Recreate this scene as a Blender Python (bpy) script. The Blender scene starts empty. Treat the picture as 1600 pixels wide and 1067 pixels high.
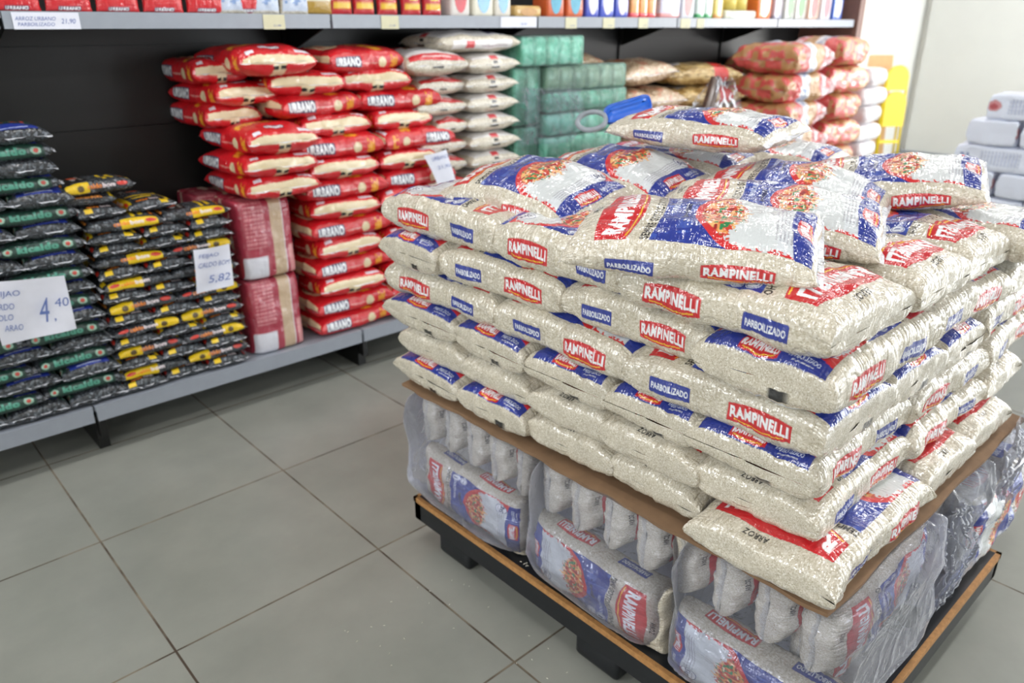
import bpy, math, random
import numpy as np
from mathutils import Vector, Matrix, Euler

random.seed(7)
RNG = np.random.default_rng(11)
SC = bpy.context.scene
COL = SC.collection
PI = math.pi

# ------------------------------------------------------------------ camera
cam_data = bpy.data.cameras.new('camera')
cam = bpy.data.objects.new('camera', cam_data)
COL.objects.link(cam)
cam_data.sensor_width = 36.0
cam_data.lens = 1203.0 / 1600.0 * 36.0
YAW, PITCH, EYE = math.radians(42.623), math.radians(22.294), 1.4488
fwd = Vector((math.sin(YAW) * math.cos(PITCH), math.cos(YAW) * math.cos(PITCH), -math.sin(PITCH)))
cam.location = (0, 0, EYE)
cam.rotation_euler = fwd.to_track_quat('-Z', 'Y').to_euler()
cam_data.clip_start = 0.05
cam_data.dof.use_dof = True
cam_data.dof.focus_distance = 1.4
cam_data.dof.aperture_fstop = 3.6
SC.camera = cam

# ------------------------------------------------------------------ world, daylight, exposure
world = bpy.data.worlds.new('world')
SC.world = world
world.use_nodes = True
bg = world.node_tree.nodes['Background']
bg.inputs[0].default_value = (0.80, 0.88, 1.0, 1)
bg.inputs[1].default_value = 0.6
SC.view_settings.view_transform = 'Standard'
SC.view_settings.look = 'None'
SC.view_settings.gamma = 1.0
SC.view_settings.use_curve_mapping = False
SC.view_settings.exposure = -0.06


def area(name, loc, target, sx, sy, power, color):
    d = bpy.data.lights.new(name, 'AREA')
    d.shape = 'RECTANGLE'
    d.size, d.size_y, d.energy, d.color = sx, sy, power, color
    o = bpy.data.objects.new(name, d)
    COL.objects.link(o)
    o.location = loc
    o.rotation_euler = (Vector(target) - Vector(loc)).to_track_quat('-Z', 'Y').to_euler()
    return o


# daylight: the shop front (south side) and the wide doorway in the far right wall
for wx in (5.4, 7.2, 9.0):
    area('shop_front_daylight', (wx, -4.35, 1.5), (wx, 0, 1.5), 1.0, 2.5, 105, (0.93, 0.97, 1.0))
area('added_west_light', (-2.9, 2.2, 2.25), (1.2, 1.0, .9), 1.7, 1.0, 52, (0.95, 0.98, 1.0))  # added light on the unseen west side, for glints on left bag faces
area('added_west_light', (-2.9, -1.2, 2.25), (1.2, 1.0, .9), 1.3, 1.0, 36, (0.95, 0.98, 1.0))  # second added west light, same purpose
area('doorway_daylight', (10.1, -0.6, 1.45), (0, -0.6, 1.45), 1.3, 2.5, 260, (1.0, 0.99, 0.96))


# ------------------------------------------------------------------ helpers
def tag(o, label=None, cat=None, group=None, kind=None):
    if label: o['label'] = label
    if cat: o['category'] = cat
    if group: o['group'] = group
    if kind: o['kind'] = kind
    return o


def link(name, me, parent=None, loc=None, rot=None):
    o = bpy.data.objects.new(name, me)
    COL.objects.link(o)
    if parent is not None: o.parent = parent
    if loc is not None: o.location = loc
    if rot is not None: o.rotation_euler = rot
    return o


def empty(name, loc=(0, 0, 0), rot=(0, 0, 0)):
    o = bpy.data.objects.new(name, None)
    COL.objects.link(o)
    o.location, o.rotation_euler = loc, rot
    o.empty_display_size = 0.05
    return o


def mesh_from(name, V, F, mats, smooth=True, midx=None):
    """V (n,3), F (m,4) arrays -> mesh, quickly."""
    me = bpy.data.meshes.new(name)
    V = np.asarray(V, dtype=np.float32)
    F = np.asarray(F, dtype=np.int32)
    m, k = F.shape
    me.vertices.add(len(V)); me.vertices.foreach_set('co', V.ravel())
    me.loops.add(m * k); me.loops.foreach_set('vertex_index', F.ravel())
    me.polygons.add(m)
    me.polygons.foreach_set('loop_start', np.arange(0, m * k, k, dtype=np.int32))
    me.polygons.foreach_set('use_smooth', np.full(m, smooth, dtype=bool))
    for mt in mats: me.materials.append(mt)
    if midx is not None: me.polygons.foreach_set('material_index', np.asarray(midx, dtype=np.int32))
    me.update(calc_edges=True)
    return me


class MB:
    """collects boxes / quads / tubes into one mesh"""
    def __init__(s): s.v, s.f, s.sm = [], [], []
    def box(s, a, b, rz=0, c=None, bev=0.0):
        x0, y0, z0 = a; x1, y1, z1 = b
        if bev > 0:
            return s.rbox(a, b, bev)
        n = len(s.v)
        pts = [(x, y, z) for z in (z0, z1) for y in (y0, y1) for x in (x0, x1)]
        if rz:
            cx, cy = c if c else ((x0 + x1) / 2, (y0 + y1) / 2)
            cs, sn = math.cos(rz), math.sin(rz)
            pts = [(cx + (x - cx) * cs - (y - cy) * sn, cy + (x - cx) * sn + (y - cy) * cs, z) for x, y, z in pts]
        s.v += pts
        for q in ((0, 2, 3, 1), (4, 5, 7, 6), (0, 1, 5, 4), (1, 3, 7, 5), (3, 2, 6, 7), (2, 0, 4, 6)):
            s.f.append(tuple(n + i for i in q)); s.sm.append(False)
        return s
    def rbox(s, a, b, r):
        """box with rounded vertical edges and softened top and bottom"""
        x0, y0, z0 = a; x1, y1, z1 = b
        rings = [(r, z0), (r * .3, z0 + r * .3), (0, z0 + r), (0, z1 - r), (r * .3, z1 - r * .3), (r, z1)]
        base = len(s.v); K = 20
        for ins, z in rings:
            rr = max(r - ins * .5, r * .3)
            for cx, cy, a0 in ((x1 - rr - ins, y1 - rr - ins, 0), (x0 + rr + ins, y1 - rr - ins, 90), (x0 + rr + ins, y0 + rr + ins, 180), (x1 - rr - ins, y0 + rr + ins, 270)):
                for k in range(5):
                    t = math.radians(a0 + 22.5 * k)
                    s.v.append((cx + rr * math.cos(t), cy + rr * math.sin(t), z))
        for i in range(len(rings) - 1):
            for k in range(K):
                p = base + i * K
                s.f.append((p + k, p + (k + 1) % K, p + K + (k + 1) % K, p + K + k)); s.sm.append(True)
        s.f.append(tuple(base + k for k in reversed(range(K)))); s.sm.append(False)
        p = base + (len(rings) - 1) * K
        s.f.append(tuple(p + k for k in range(K))); s.sm.append(False)
        return s
    def poly(s, pts, smooth=False):
        n = len(s.v); s.v += list(pts); s.f.append(tuple(range(n, n + len(pts)))); s.sm.append(smooth); return s
    def prism(s, pts, off):
        """closed outline extruded by the vector off"""
        n = len(s.v); k = len(pts)
        s.v += [tuple(p) for p in pts] + [tuple(p[i] + off[i] for i in range(3)) for p in pts]
        s.f.append(tuple(reversed(range(n, n + k)))); s.f.append(tuple(range(n + k, n + 2 * k)))
        s.sm += [False, False]
        for i in range(k):
            j = (i + 1) % k
            s.f.append((n + i, n + j, n + k + j, n + k + i)); s.sm.append(False)
        return s
    def tube(s, pts, r, k=10, cap=True):
        pts = [Vector(p) for p in pts]; n0 = len(s.v); up = Vector((0, 0, 1))
        for i, p in enumerate(pts):
            d = (pts[min(i + 1, len(pts) - 1)] - pts[max(i - 1, 0)]).normalized()
            a = d.cross(up)
            if a.length < 1e-3: a = d.cross(Vector((1, 0, 0)))
            a.normalize(); b = d.cross(a)
            rr = r[i] if isinstance(r, (list, tuple)) else r
            for j in range(k):
                t = 2 * PI * j / k
                s.v.append(tuple(p + a * rr * math.cos(t) + b * rr * math.sin(t)))
        for i in range(len(pts) - 1):
            for j in range(k):
                a0 = n0 + i * k; s.f.append((a0 + j, a0 + (j + 1) % k, a0 + k + (j + 1) % k, a0 + k + j)); s.sm.append(True)
        if cap:
            s.f.append(tuple(reversed(range(n0, n0 + k)))); s.f.append(tuple(range(n0 + (len(pts) - 1) * k, n0 + len(pts) * k))); s.sm += [False, False]
        return s
    def build(s, name, m, parent=None, loc=None, rot=None):
        me = bpy.data.meshes.new(name)
        me.from_pydata([tuple(v) for v in s.v], [], s.f)
        me.polygons.foreach_set('use_smooth', s.sm)
        me.materials.append(m); me.update()
        return link(name, me, parent, loc, rot)


# ------------------------------------------------------------------ node materials
def new_mat(name):
    m = bpy.data.materials.new(name); m.use_nodes = True
    nt = m.node_tree
    return m, nt, nt.nodes['Principled BSDF']


def N(nt, kind, **kw):
    n = nt.nodes.new(kind)
    for k, v in kw.items():
        if hasattr(n, k): setattr(n, k, v)
        else: n.inputs[k.replace('_', ' ')].default_value = v
    return n


def srgb(*c):
    return tuple(((x / 255) / 12.92 if x / 255 <= 0.04045 else ((x / 255 + 0.055) / 1.055) ** 2.4) for x in c)


def plain(name, c, rough=0.5, metal=0.0, var=0.06, scale=30, bump=0.0, coat=0.0, bscale=None):
    m, nt, b = new_mat(name)
    c = srgb(*c)
    tc = N(nt, 'ShaderNodeTexCoord')
    n = N(nt, 'ShaderNodeTexNoise', Scale=scale, Detail=4.0)
    r = N(nt, 'ShaderNodeValToRGB')
    r.color_ramp.elements[0].color = (*[x * (1 - var) for x in c], 1); r.color_ramp.elements[0].position = .3
    r.color_ramp.elements[1].color = (*[min(1, x * (1 + var)) for x in c], 1); r.color_ramp.elements[1].position = .7
    nt.links.new(tc.outputs['Object'], n.inputs['Vector'])
    nt.links.new(n.outputs['Fac'], r.inputs[0]); nt.links.new(r.outputs[0], b.inputs['Base Color'])
    b.inputs['Roughness'].default_value = rough; b.inputs['Metallic'].default_value = metal
    b.inputs['Coat Weight'].default_value = coat
    if bump:
        n2 = N(nt, 'ShaderNodeTexNoise', Scale=bscale or scale, Detail=3.0)
        nt.links.new(tc.outputs['Object'], n2.inputs['Vector'])
        bp = N(nt, 'ShaderNodeBump', Strength=1.0, Distance=bump)
        nt.links.new(n2.outputs['Fac'], bp.inputs['Height']); nt.links.new(bp.outputs[0], b.inputs['Normal'])
    return m


def film_bag(name, cols, grain=230., stretch=(1, 1, 1), coat_rough=.03, crease=.003, print_rough=.6, coat=1.0, gbump=.0005):
    """contents seen through clear film, with the ink layer of the vertex attribute 'print' over it"""
    m, nt, b = new_mat(name)
    tc = N(nt, 'ShaderNodeTexCoord')
    mp = N(nt, 'ShaderNodeMapping'); mp.inputs['Scale'].default_value = stretch
    nt.links.new(tc.outputs['Object'], mp.inputs[0])
    vo = N(nt, 'ShaderNodeTexVoronoi', Scale=grain)
    nt.links.new(mp.outputs[0], vo.inputs['Vector'])
    sep = N(nt, 'ShaderNodeSeparateColor'); nt.links.new(vo.outputs['Color'], sep.inputs[0])
    r = N(nt, 'ShaderNodeValToRGB')
    while len(r.color_ramp.elements) < len(cols): r.color_ramp.elements.new(.5)
    for i, (p, c) in enumerate(cols):
        r.color_ramp.elements[i].position = p; r.color_ramp.elements[i].color = (*srgb(*c), 1)
    nt.links.new(sep.outputs[0], r.inputs[0])
    big = N(nt, 'ShaderNodeTexNoise', Scale=14., Detail=3.0)
    nt.links.new(tc.outputs['Object'], big.inputs['Vector'])
    mx0 = N(nt, 'ShaderNodeMix', data_type='RGBA', blend_type='MULTIPLY'); mx0.inputs[0].default_value = .35
    nt.links.new(r.outputs[0], mx0.inputs[6])
    br = N(nt, 'ShaderNodeMapRange'); br.inputs[1].default_value = .3; br.inputs[2].default_value = .7; br.inputs[3].default_value = .75; br.inputs[4].default_value = 1.1
    nt.links.new(big.outputs['Fac'], br.inputs[0])
    nt.links.new(br.outputs[0], mx0.inputs[7])
    at = N(nt, 'ShaderNodeAttribute'); at.attribute_name = 'print'
    mx = N(nt, 'ShaderNodeMix', data_type='RGBA')
    nt.links.new(at.outputs['Alpha'], mx.inputs[0]); nt.links.new(mx0.outputs[2], mx.inputs[6]); nt.links.new(at.outputs['Color'], mx.inputs[7])
    nt.links.new(mx.outputs[2], b.inputs['Base Color'])
    b.inputs['Roughness'].default_value = print_rough
    b.inputs['Specular IOR Level'].default_value = .2; b.inputs['Coat Weight'].default_value = coat; b.inputs['Coat Roughness'].default_value = coat_rough; b.inputs['Coat IOR'].default_value = 1.85
    # grain bump under the film
    bp = N(nt, 'ShaderNodeBump', Strength=.6, Distance=gbump)
    nt.links.new(vo.outputs['Distance'], bp.inputs['Height'])
    # film creases: ridged noise stretched both ways
    oi = N(nt, 'ShaderNodeObjectInfo')
    addv = N(nt, 'ShaderNodeVectorMath', operation='ADD'); nt.links.new(tc.outputs['Object'], addv.inputs[0])
    cmb = N(nt, 'ShaderNodeCombineXYZ')
    mul = N(nt, 'ShaderNodeMath', operation='MULTIPLY'); mul.inputs[1].default_value = 9.0
    nt.links.new(oi.outputs['Random'], mul.inputs[0])
    for k in range(3): nt.links.new(mul.outputs[0], cmb.inputs[k])
    nt.links.new(cmb.outputs[0], addv.inputs[1])
    hs = []
    for sc, w in (((44, 9, 12), 1.5), ((120, 24, 34), .5), ((13, 42, 42), 1.1)):
        m2 = N(nt, 'ShaderNodeMapping'); m2.inputs['Scale'].default_value = sc
        nt.links.new(addv.outputs[0], m2.inputs[0])
        nz = N(nt, 'ShaderNodeTexNoise', Scale=1.0, Detail=2.5, Distortion=.6)
        nt.links.new(m2.outputs[0], nz.inputs['Vector'])
        s1 = N(nt, 'ShaderNodeMath', operation='SUBTRACT'); s1.inputs[1].default_value = .5
        nt.links.new(nz.outputs['Fac'], s1.inputs[0])
        s2 = N(nt, 'ShaderNodeMath', operation='ABSOLUTE'); nt.links.new(s1.outputs[0], s2.inputs[0])
        s3 = N(nt, 'ShaderNodeMath', operation='POWER'); s3.inputs[1].default_value = .9
        nt.links.new(s2.outputs[0], s3.inputs[0])
        s4 = N(nt, 'ShaderNodeMath', operation='MULTIPLY'); s4.inputs[1].default_value = -w
        nt.links.new(s3.outputs[0], s4.inputs[0]); hs.append(s4)
    sm = hs[0]
    for hh in hs[1:]:
        s5 = N(nt, 'ShaderNodeMath', operation='ADD'); nt.links.new(sm.outputs[0], s5.inputs[0]); nt.links.new(hh.outputs[0], s5.inputs[1]); sm = s5
    bc = N(nt, 'ShaderNodeBump', Strength=1.0, Distance=crease)
    nt.links.new(sm.outputs[0], bc.inputs['Height'])
    nt.links.new(bp.outputs[0], b.inputs['Normal'])
    nt.links.new(bc.outputs[0], b.inputs['Coat Normal'])
    return m


def clear_film(name, tint=(0.93, 0.95, 1.0), cover=.25, rough=.12, ior=1.45, crease=.004, scale=22., milk=(.8, .82, .88)):
    m, nt, b = new_mat(name)
    out = nt.nodes['Material Output']
    tc = N(nt, 'ShaderNodeTexCoord')
    nz = N(nt, 'ShaderNodeTexNoise', Scale=scale, Detail=4., Distortion=1.2)
    nt.links.new(tc.outputs['Object'], nz.inputs['Vector'])
    bp = N(nt, 'ShaderNodeBump', Strength=1., Distance=crease); nt.links.new(nz.outputs['Fac'], bp.inputs['Height'])
    tr = N(nt, 'ShaderNodeBsdfTransparent'); tr.inputs[0].default_value = (*tint, 1)
    b.inputs['Base Color'].default_value = (*milk, 1); b.inputs['Roughness'].default_value = rough
    b.inputs['Specular IOR Level'].default_value = .9
    nt.links.new(bp.outputs[0], b.inputs['Normal'])
    fr = N(nt, 'ShaderNodeFresnel', IOR=ior); nt.links.new(bp.outputs[0], fr.inputs['Normal'])
    ad = N(nt, 'ShaderNodeMath', operation='ADD', use_clamp=True); ad.inputs[1].default_value = cover
    nt.links.new(fr.outputs[0], ad.inputs[0])
    mix = N(nt, 'ShaderNodeMixShader')
    nt.links.new(ad.outputs[0], mix.inputs[0]); nt.links.new(tr.outputs[0], mix.inputs[1]); nt.links.new(b.outputs[0], mix.inputs[2])
    nt.links.new(mix.outputs[0], out.inputs['Surface'])
    return m


RICE = [(.0, (180, 170, 148)), (.3, (200, 191, 171)), (.75, (212, 204, 187)), (1., (228, 223, 210))]
BEAN = [(.0, (22, 24, 27)), (.5, (48, 52, 57)), (.85, (74, 80, 87)), (1., (116, 122, 130))]
BROWN = [(.0, (150, 120, 90)), (.4, (190, 160, 128)), (.8, (214, 190, 160)), (1., (232, 215, 190))]
M = dict(
    rice=film_bag('rice_in_clear_film', RICE, grain=380., stretch=(.8, 1.2, 1.2)),
    rice_far=film_bag('rice_in_film_far', RICE, grain=200., crease=.005, coat_rough=.08, coat=.8),
    bean=film_bag('black_beans_in_film', BEAN, grain=150., crease=.004, coat_rough=.15, coat=.6),
    brown=film_bag('grain_in_film', BROWN, grain=160., crease=.006, coat_rough=.15),
    seal=clear_film('clear_seal_film', cover=.06, ior=1.15, crease=.003, scale=60.),
    wrap=clear_film('clear_bundle_wrap', tint=(.9, .92, 1.0), cover=.05, crease=.008, scale=14., rough=.16),
    metal=plain('grey_painted_steel', (150, 156, 166), .35, var=.03),
    metal_w=plain('pale_painted_steel', (196, 200, 206), .35, var=.03),
    black=plain('black_painted_steel', (11, 12, 12), .45, var=.15, scale=6),
    blackpal=plain('black_plastic', (22, 25, 30), .38, var=.15, scale=12, bump=.001),
    ply=plain('raw_plywood_edge', (176, 128, 76), .7, var=.2, scale=90),
    card=plain('brown_cardboard', (128, 100, 74), .85, var=.14, scale=18, bump=.002),
    cardl=plain('tan_board', (214, 172, 124), .7, var=.1, scale=10),
    paper=plain('white_paper', (226, 228, 240), .6, var=.02, bump=.003, bscale=8),
    tagp=plain('cream_price_tag', (214, 210, 178), .6, var=.03),
    ink=plain('blue_pen_ink', (96, 116, 176), .6, var=.02),
    wall=plain('white_wall_paint', (236, 236, 232), .6, var=.02, scale=3),
    panel=plain('off_white_door_panel', (222, 223, 219), .45, var=.02, scale=3),
    brownpost=plain('brown_post', (122, 88, 76), .5, var=.08),
    yellow=plain('yellow_plastic', (236, 208, 20), .35, var=.04),
    ceil=plain('ceiling_paint', (120, 120, 118), .7, var=.02),
)
# ------------------------------------------------------------------ print artwork, rasterised from shapes and font outlines
class Art:
    """sheet of film: x mm from the head seal to the tail seal, s mm around (0 = middle of the front)"""
    def __init__(a, L, P, r=1.0):
        a.L, a.P, a.r = L, P, r
        a.w, a.h = int(L * r), int(P * r)
        a.c = np.zeros((a.h, a.w, 4), np.float32)
        a.X, a.S = np.meshgrid((np.arange(a.w) + .5) / r, (np.arange(a.h) + .5) / r - P / 2)
    def put(a, mask, col, al=1.0):
        a.c[mask] = (*srgb(*col), al)
    def rect(a, x0, x1, s0, s1, col, al=1.0, rad=0):
        dx = np.maximum(np.maximum(x0 + rad - a.X, a.X - x1 + rad), 0); ds = np.maximum(np.maximum(s0 + rad - a.S, a.S - s1 + rad), 0)
        a.put(np.hypot(dx, ds) <= rad + 1e-6 if rad else ((a.X >= x0) & (a.X <= x1) & (a.S >= s0) & (a.S <= s1)), col, al)
    def ell(a, x, s, rx, rs, col, al=1.0):
        a.put(((a.X - x) / rx) ** 2 + ((a.S - s) / rs) ** 2 <= 1, col, al)
    def tri(a, T, col, al=1.0):
        """T (n,3,2) triangles in mm"""
        for t in T:
            x0, x1 = t[:, 0].min(), t[:, 0].max(); s0, s1 = t[:, 1].min(), t[:, 1].max()
            i0, i1 = max(0, int(x0 * a.r) - 1), min(a.w, int(x1 * a.r) + 2)
            j0, j1 = max(0, int((s0 + a.P / 2) * a.r) - 1), min(a.h, int((s1 + a.P / 2) * a.r) + 2)
            if i0 >= i1 or j0 >= j1: continue
            X, S = a.X[j0:j1, i0:i1], a.S[j0:j1, i0:i1]
            e = [(t[(k + 1) % 3, 0] - t[k, 0]) * (S - t[k, 1]) - (t[(k + 1) % 3, 1] - t[k, 1]) * (X - t[k, 0]) for k in range(3)]
            mk = ((e[0] >= -1e-3) & (e[1] >= -1e-3) & (e[2] >= -1e-3)) | ((e[0] <= 1e-3) & (e[1] <= 1e-3) & (e[2] <= 1e-3))
            a.c[j0:j1, i0:i1][mk] = (*srgb(*col), al)
    def text(a, body, x, s, w, h, rot, col, bold=.03, warp=None):
        """rot 0: reads towards +x; 90: reads towards +s with letter tops to the head; 180: reads towards -x"""
        T = glyphs(body, bold).copy()
        T[..., 0] *= w; T[..., 1] *= h
        if warp: T[..., 1] += warp * (1 - (2 * T[..., 0] / w) ** 2)
        c, sn = round(math.cos(math.radians(rot))), round(math.sin(math.radians(rot)))
        U = np.stack([x + T[..., 0] * c - T[..., 1] * sn, s + T[..., 0] * sn + T[..., 1] * c], -1)
        a.tri(U, col)
    def dashes(a, x0, x1, s0, s1, col, pitch=5, along='s', al=.6):
        g = np.sin(a.X * 2.1 + a.S * .7) + np.sin(a.S * 1.3 + a.X * 3.1)
        q = a.X if along == 's' else a.S
        a.put((a.X > x0) & (a.X < x1) & (a.S > s0) & (a.S < s1) & (np.mod(q, pitch) < pitch * .45) & (g > -.9), col, al)


_gl = {}


def glyphs(body, bold):
    k = (body, bold)
    if k not in _gl:
        cu = bpy.data.curves.new('lettering', 'FONT')
        cu.body = body; cu.offset = bold; cu.align_x = 'LEFT'; cu.resolution_u = 3; cu.space_character = 1.0 + bold * 2.2
        o = bpy.data.objects.new('lettering', cu); COL.objects.link(o)
        dg = bpy.context.evaluated_depsgraph_get()
        me = o.evaluated_get(dg).to_mesh(); me.calc_loop_triangles()
        V = np.array([v.co[:2] for v in me.vertices]); T = np.array([t.vertices[:] for t in me.loop_triangles])
        P = V[T]; mn, mx = V.min(0), V.max(0)
        _gl[k] = (P - (mn + mx) / 2) / (mx - mn)
        bpy.data.objects.remove(o); bpy.data.curves.remove(cu)
    return _gl[k]


def vnoise(x, y, seed, n=64):
    g = np.random.default_rng(seed).random((n, n))
    xi, yi = np.floor(x).astype(int), np.floor(y).astype(int)
    fx, fy = x - xi, y - yi; fx = fx * fx * (3 - 2 * fx); fy = fy * fy * (3 - 2 * fy)
    a, b = g[xi % n, yi % n], g[(xi + 1) % n, yi % n]; c, d = g[xi % n, (yi + 1) % n], g[(xi + 1) % n, (yi + 1) % n]
    return (a * (1 - fx) + b * fx) * (1 - fy) + (c * (1 - fx) + d * fx) * fy


RED, BLUE, WHITE, BLACK, YEL = (198, 20, 32), (30, 50, 144), (240, 243, 246), (26, 24, 26), (240, 190, 40)


def panel_label(a, x, s, rot, w=96, h=34, word='RAMPINELLI', col=RED):
    """red panel with arched top, white word and a thin yellow swash; rot as in text"""
    sg = 1 if rot in (0,) else -1
    if rot == 90:
        k = (a.S - s) / (w / 2); up = -(a.X - x)
    else:
        k = (a.X - x) / (w / 2); up = (a.S - s) * sg
    top = h * .38 + h * .14 * (1 - k * k); bot = -h * .42 - h * .08 * (1 - k * k)
    a.put((abs(k) < 1) & (up < top) & (up > bot), col)
    a.put((abs(k) < .8) & (abs(up - (bot + h * .12 + h * .06 * k * k)) < h * .028), YEL)
    a.text(word, x - (h * .03 if rot == 90 else 0), s + (h * .03 * sg if rot != 90 else 0), w * .92, h * .5, rot, WHITE, .045, warp=h * .07)


def art_rampinelli():
    L, P = 440, 680
    a = Art(L, P, 1.35)
    X, S = a.X, a.S
    k = S / 118.; arch = 1 - k * k; fr = abs(k) < 1
    # blue field, red ring, food, white grains
    nz = vnoise(X / 3.1, S / 3.1, 5); nz2 = vnoise(X / 9, S / 9, 6)
    a.put(fr & (X > 158 + 9 * arch) & (X < 404), BLUE)
    a.put(fr & (X > 158 + 9 * arch) & (X < 404) & (vnoise(X / 26, S / 7, 9) > .62), (52, 78, 168))
    a.put(fr & (X > 196 + 3 * arch) & (X < 200 + 9 * arch) & (abs(S + 20) < 60) & (vnoise(X / 6, S / 14, 3) > .6), (26, 36, 92))
    ring = ((X - 330) / 112) ** 2 + (S / 132) ** 2
    a.put(fr & (ring < 1) & (X < 392), (206, 34, 38))
    food = ((X - 326) / 98) ** 2 + ((S + 2) / 108) ** 2 < 1
    n3 = vnoise(X / 11, S / 11, 21); n4 = vnoise(X / 8 + 9, S / 8, 22)
    fm = food & (X < 330)
    a.put(fm, (196, 62, 40)); a.put(fm & (n3 > .52), (224, 142, 78)); a.put(fm & (n3 > .72), (236, 178, 110))
    a.put(fm & (n4 > .76), (34, 128, 74)); a.put(fm & (n4 < .22), (150, 30, 30)); a.put(fm & (vnoise(X / 5, S / 9, 23) > .82), (246, 214, 180))
    edge = 296 + 22 * (nz - .5) + 16 * np.cos(S / 40.) - 10
    a.put(fr & (X > edge) & (X < 390) & (((X - 326) / 112) ** 2 + (S / (116 + 10 * (nz - .5))) ** 2 < .97 + .12 * (nz - .5)), (212, 216, 217))
    a.put(fr & (X > 352) & (X < 392) & (abs(S) < 106 + 8 * nz), (214, 218, 222))
    a.dashes(346, 368, -84, 60, (120, 132, 170), 6, al=.5)
    a.dashes(372, 380, -84, 40, (110, 122, 160), 6, al=.5)
    # corner: red wedge and the weight roundel
    a.put(fr & (X > 362 + (112 - S) * .5) & (S > 60) & (X < 396), (204, 36, 40))
    a.ell(358, 84, 19, 22, (60, 66, 130)); a.ell(358, 84, 17, 20, (236, 238, 242))
    a.text('5kg', 361, 84, 33, 17, 90, (30, 38, 100), .04)
    a.dashes(345, 350, 72, 96, (60, 66, 130), 4)
    # tail band
    a.put(fr & (X > 384 - 12 * (1 - ((S + 10) / 128) ** 2)) & (X < 413), BLUE)
    panel_label(a, 396, -12, 90, 78, 30)
    a.text('PARBOILIZADO', 395, 72, 56, 9, 90, (226, 232, 244), .01)
    a.dashes(402, 406, 52, 92, (200, 208, 230), 4)
    # logo panel
    a.put((abs(S) < 118) & (X > 68 - 8 * arch) & (X < 120 + 17 * arch), RED)
    a.put((abs(S) < 108) & (abs(X - (116.5 + 13 * arch)) < 1.3), YEL)
    a.text('RAMPINELLI', 93, 0, 206, 32, 90, WHITE, .05, warp=-9)
    a.text('ARROZ', 47, 16, 48, 13, 90, BLACK, .035)
    a.text('SEMPRE GOSTOSO E SOLTINHO', 149, 0, 234, 15, 90, BLACK, .04, warp=-9)
    a.text('PARBOILIZADO', 181, 40, 96, 9, 90, (226, 232, 244), .01, warp=-3)
    for x, t in ((208, 'SEM GLUTEN'), (180, '1')):
        a.ell(x, 101, 13, 13, WHITE); a.ell(x, 101, 11.6, 11.6, (48, 66, 150))
        a.ell(x, 101, 10, 10, (226, 230, 240))
        a.text(t, x, 101, 17 if t != '1' else 6, 4 if t != '1' else 13, 90, (40, 54, 130), .02)
    # gussets
    for sg in (-1, 1):
        rot = 0 if sg < 0 else 180
        a.rect(92, 172, sg * 173 - 15, sg * 173 + 15, BLUE, rad=3)
        a.text('PARBOILIZADO', 132, sg * 173, 71, 13, rot, WHITE, .025)
        panel_label(a, 300, sg * 172, rot, 112, 42)
    # back panel
    B = (abs(S) > 226) & (X > 44) & (X < 404)
    a.put(B, (222, 228, 234))
    a.put(B & (np.mod(X, 5) < 2) & (np.sin(S * .21) > -.7) & (vnoise(X / 24, S / 20, 8) > .42), (120, 128, 150))
    for sg in (-1, 1):
        for x0, c in ((300, RED), (313, (236, 208, 40)), (328, (30, 40, 90))):
            a.put((abs(S) > 226) & (abs(S) < 262) & (X > x0) & (X < x0 + (11 if c != (30, 40, 90) else 4)), c)
    a.put((S > 285) & (S < 318) & (X > 408) & (X < 424), (20, 20, 22))
    a.put((S > 228) & (S < 262) & (X > 366) & (X < 398) & (np.mod(X, 2.6) < 1.3), (30, 30, 34))
    return a


def art_urbano(L=400, P=640, plainfront=False):
    a = Art(L, P, .8); X, S = a.X, a.S
    R = (206, 22, 34); CR = (226, 208, 168)
    a.put(X > -1, R)
    a.ell(92, 0, 44, 78, CR)
    a.text('URBANO', 70, 0, 96, 22, 90, (180, 30, 40), .04)
    a.put((abs(S) < 122) & (X > 205 + 26 * (S / 110) ** 2) & (X < 250 + 30 * (S / 110) ** 2), (238, 170, 40))
    a.put((abs(S) < 122) & (X > 205 + 26 * (S / 110) ** 2) & (X < 250 + 30 * (S / 110) ** 2) & (vnoise(X / 9, S / 7, 4) > .6), (206, 96, 28))
    for x, s, rot, w in ((322, -10, 90, 74), (108, -160, 0, 118), (108, 160, 180, 118)):
        d = 19 if w > 80 else 12
        if rot == 90: a.rect(x - d, x + d, s - w / 2, s + w / 2, (70, 60, 96), rad=4)
        else: a.rect(x - w / 2, x + w / 2, s - d, s + d, (70, 60, 96), rad=4)
        a.text('URBANO', x, s, w * .95, 31 if w > 80 else 18, rot, WHITE, .06)
    for sg in (-1, 1):
        a.rect(172, 250, sg * 165 - 1, sg * 165 + 1, (226, 150, 140)); a.text('tradicional', 212, sg * 165, 56, 7, 0 if sg < 0 else 180, (240, 200, 190), .0)
        a.ell(268, sg * 165, 18, 18, CR)
        a.put((abs(S - sg * 165) < 26) & (X > 310) & (X < 340) & (vnoise(X / 9, S / 9, 7) > .4), (236, 160, 44))
    for cx in (L - 12, 12):
        a.put((abs(X - cx) < 12) & (abs(S) < 128), CR)
    a.put((abs(abs(S) - 320) < 22) & ((X > 330) | (X < 70)), CR)
    a.put((abs(abs(S) - 320) < 130) & (abs(X - 400) < 6), CR)
    a.put((S > 296) & (abs(S) < 318) & (X > 372) & (X < 386), (24, 20, 20)); a.put((S < -296) & (X > 372) & (X < 386), (24, 20, 20))
    a.rect(352, 368, 60, 118, (226, 226, 236)) ; a.rect(352, 368, -110, -80, (226, 226, 236))
    return a


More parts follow.
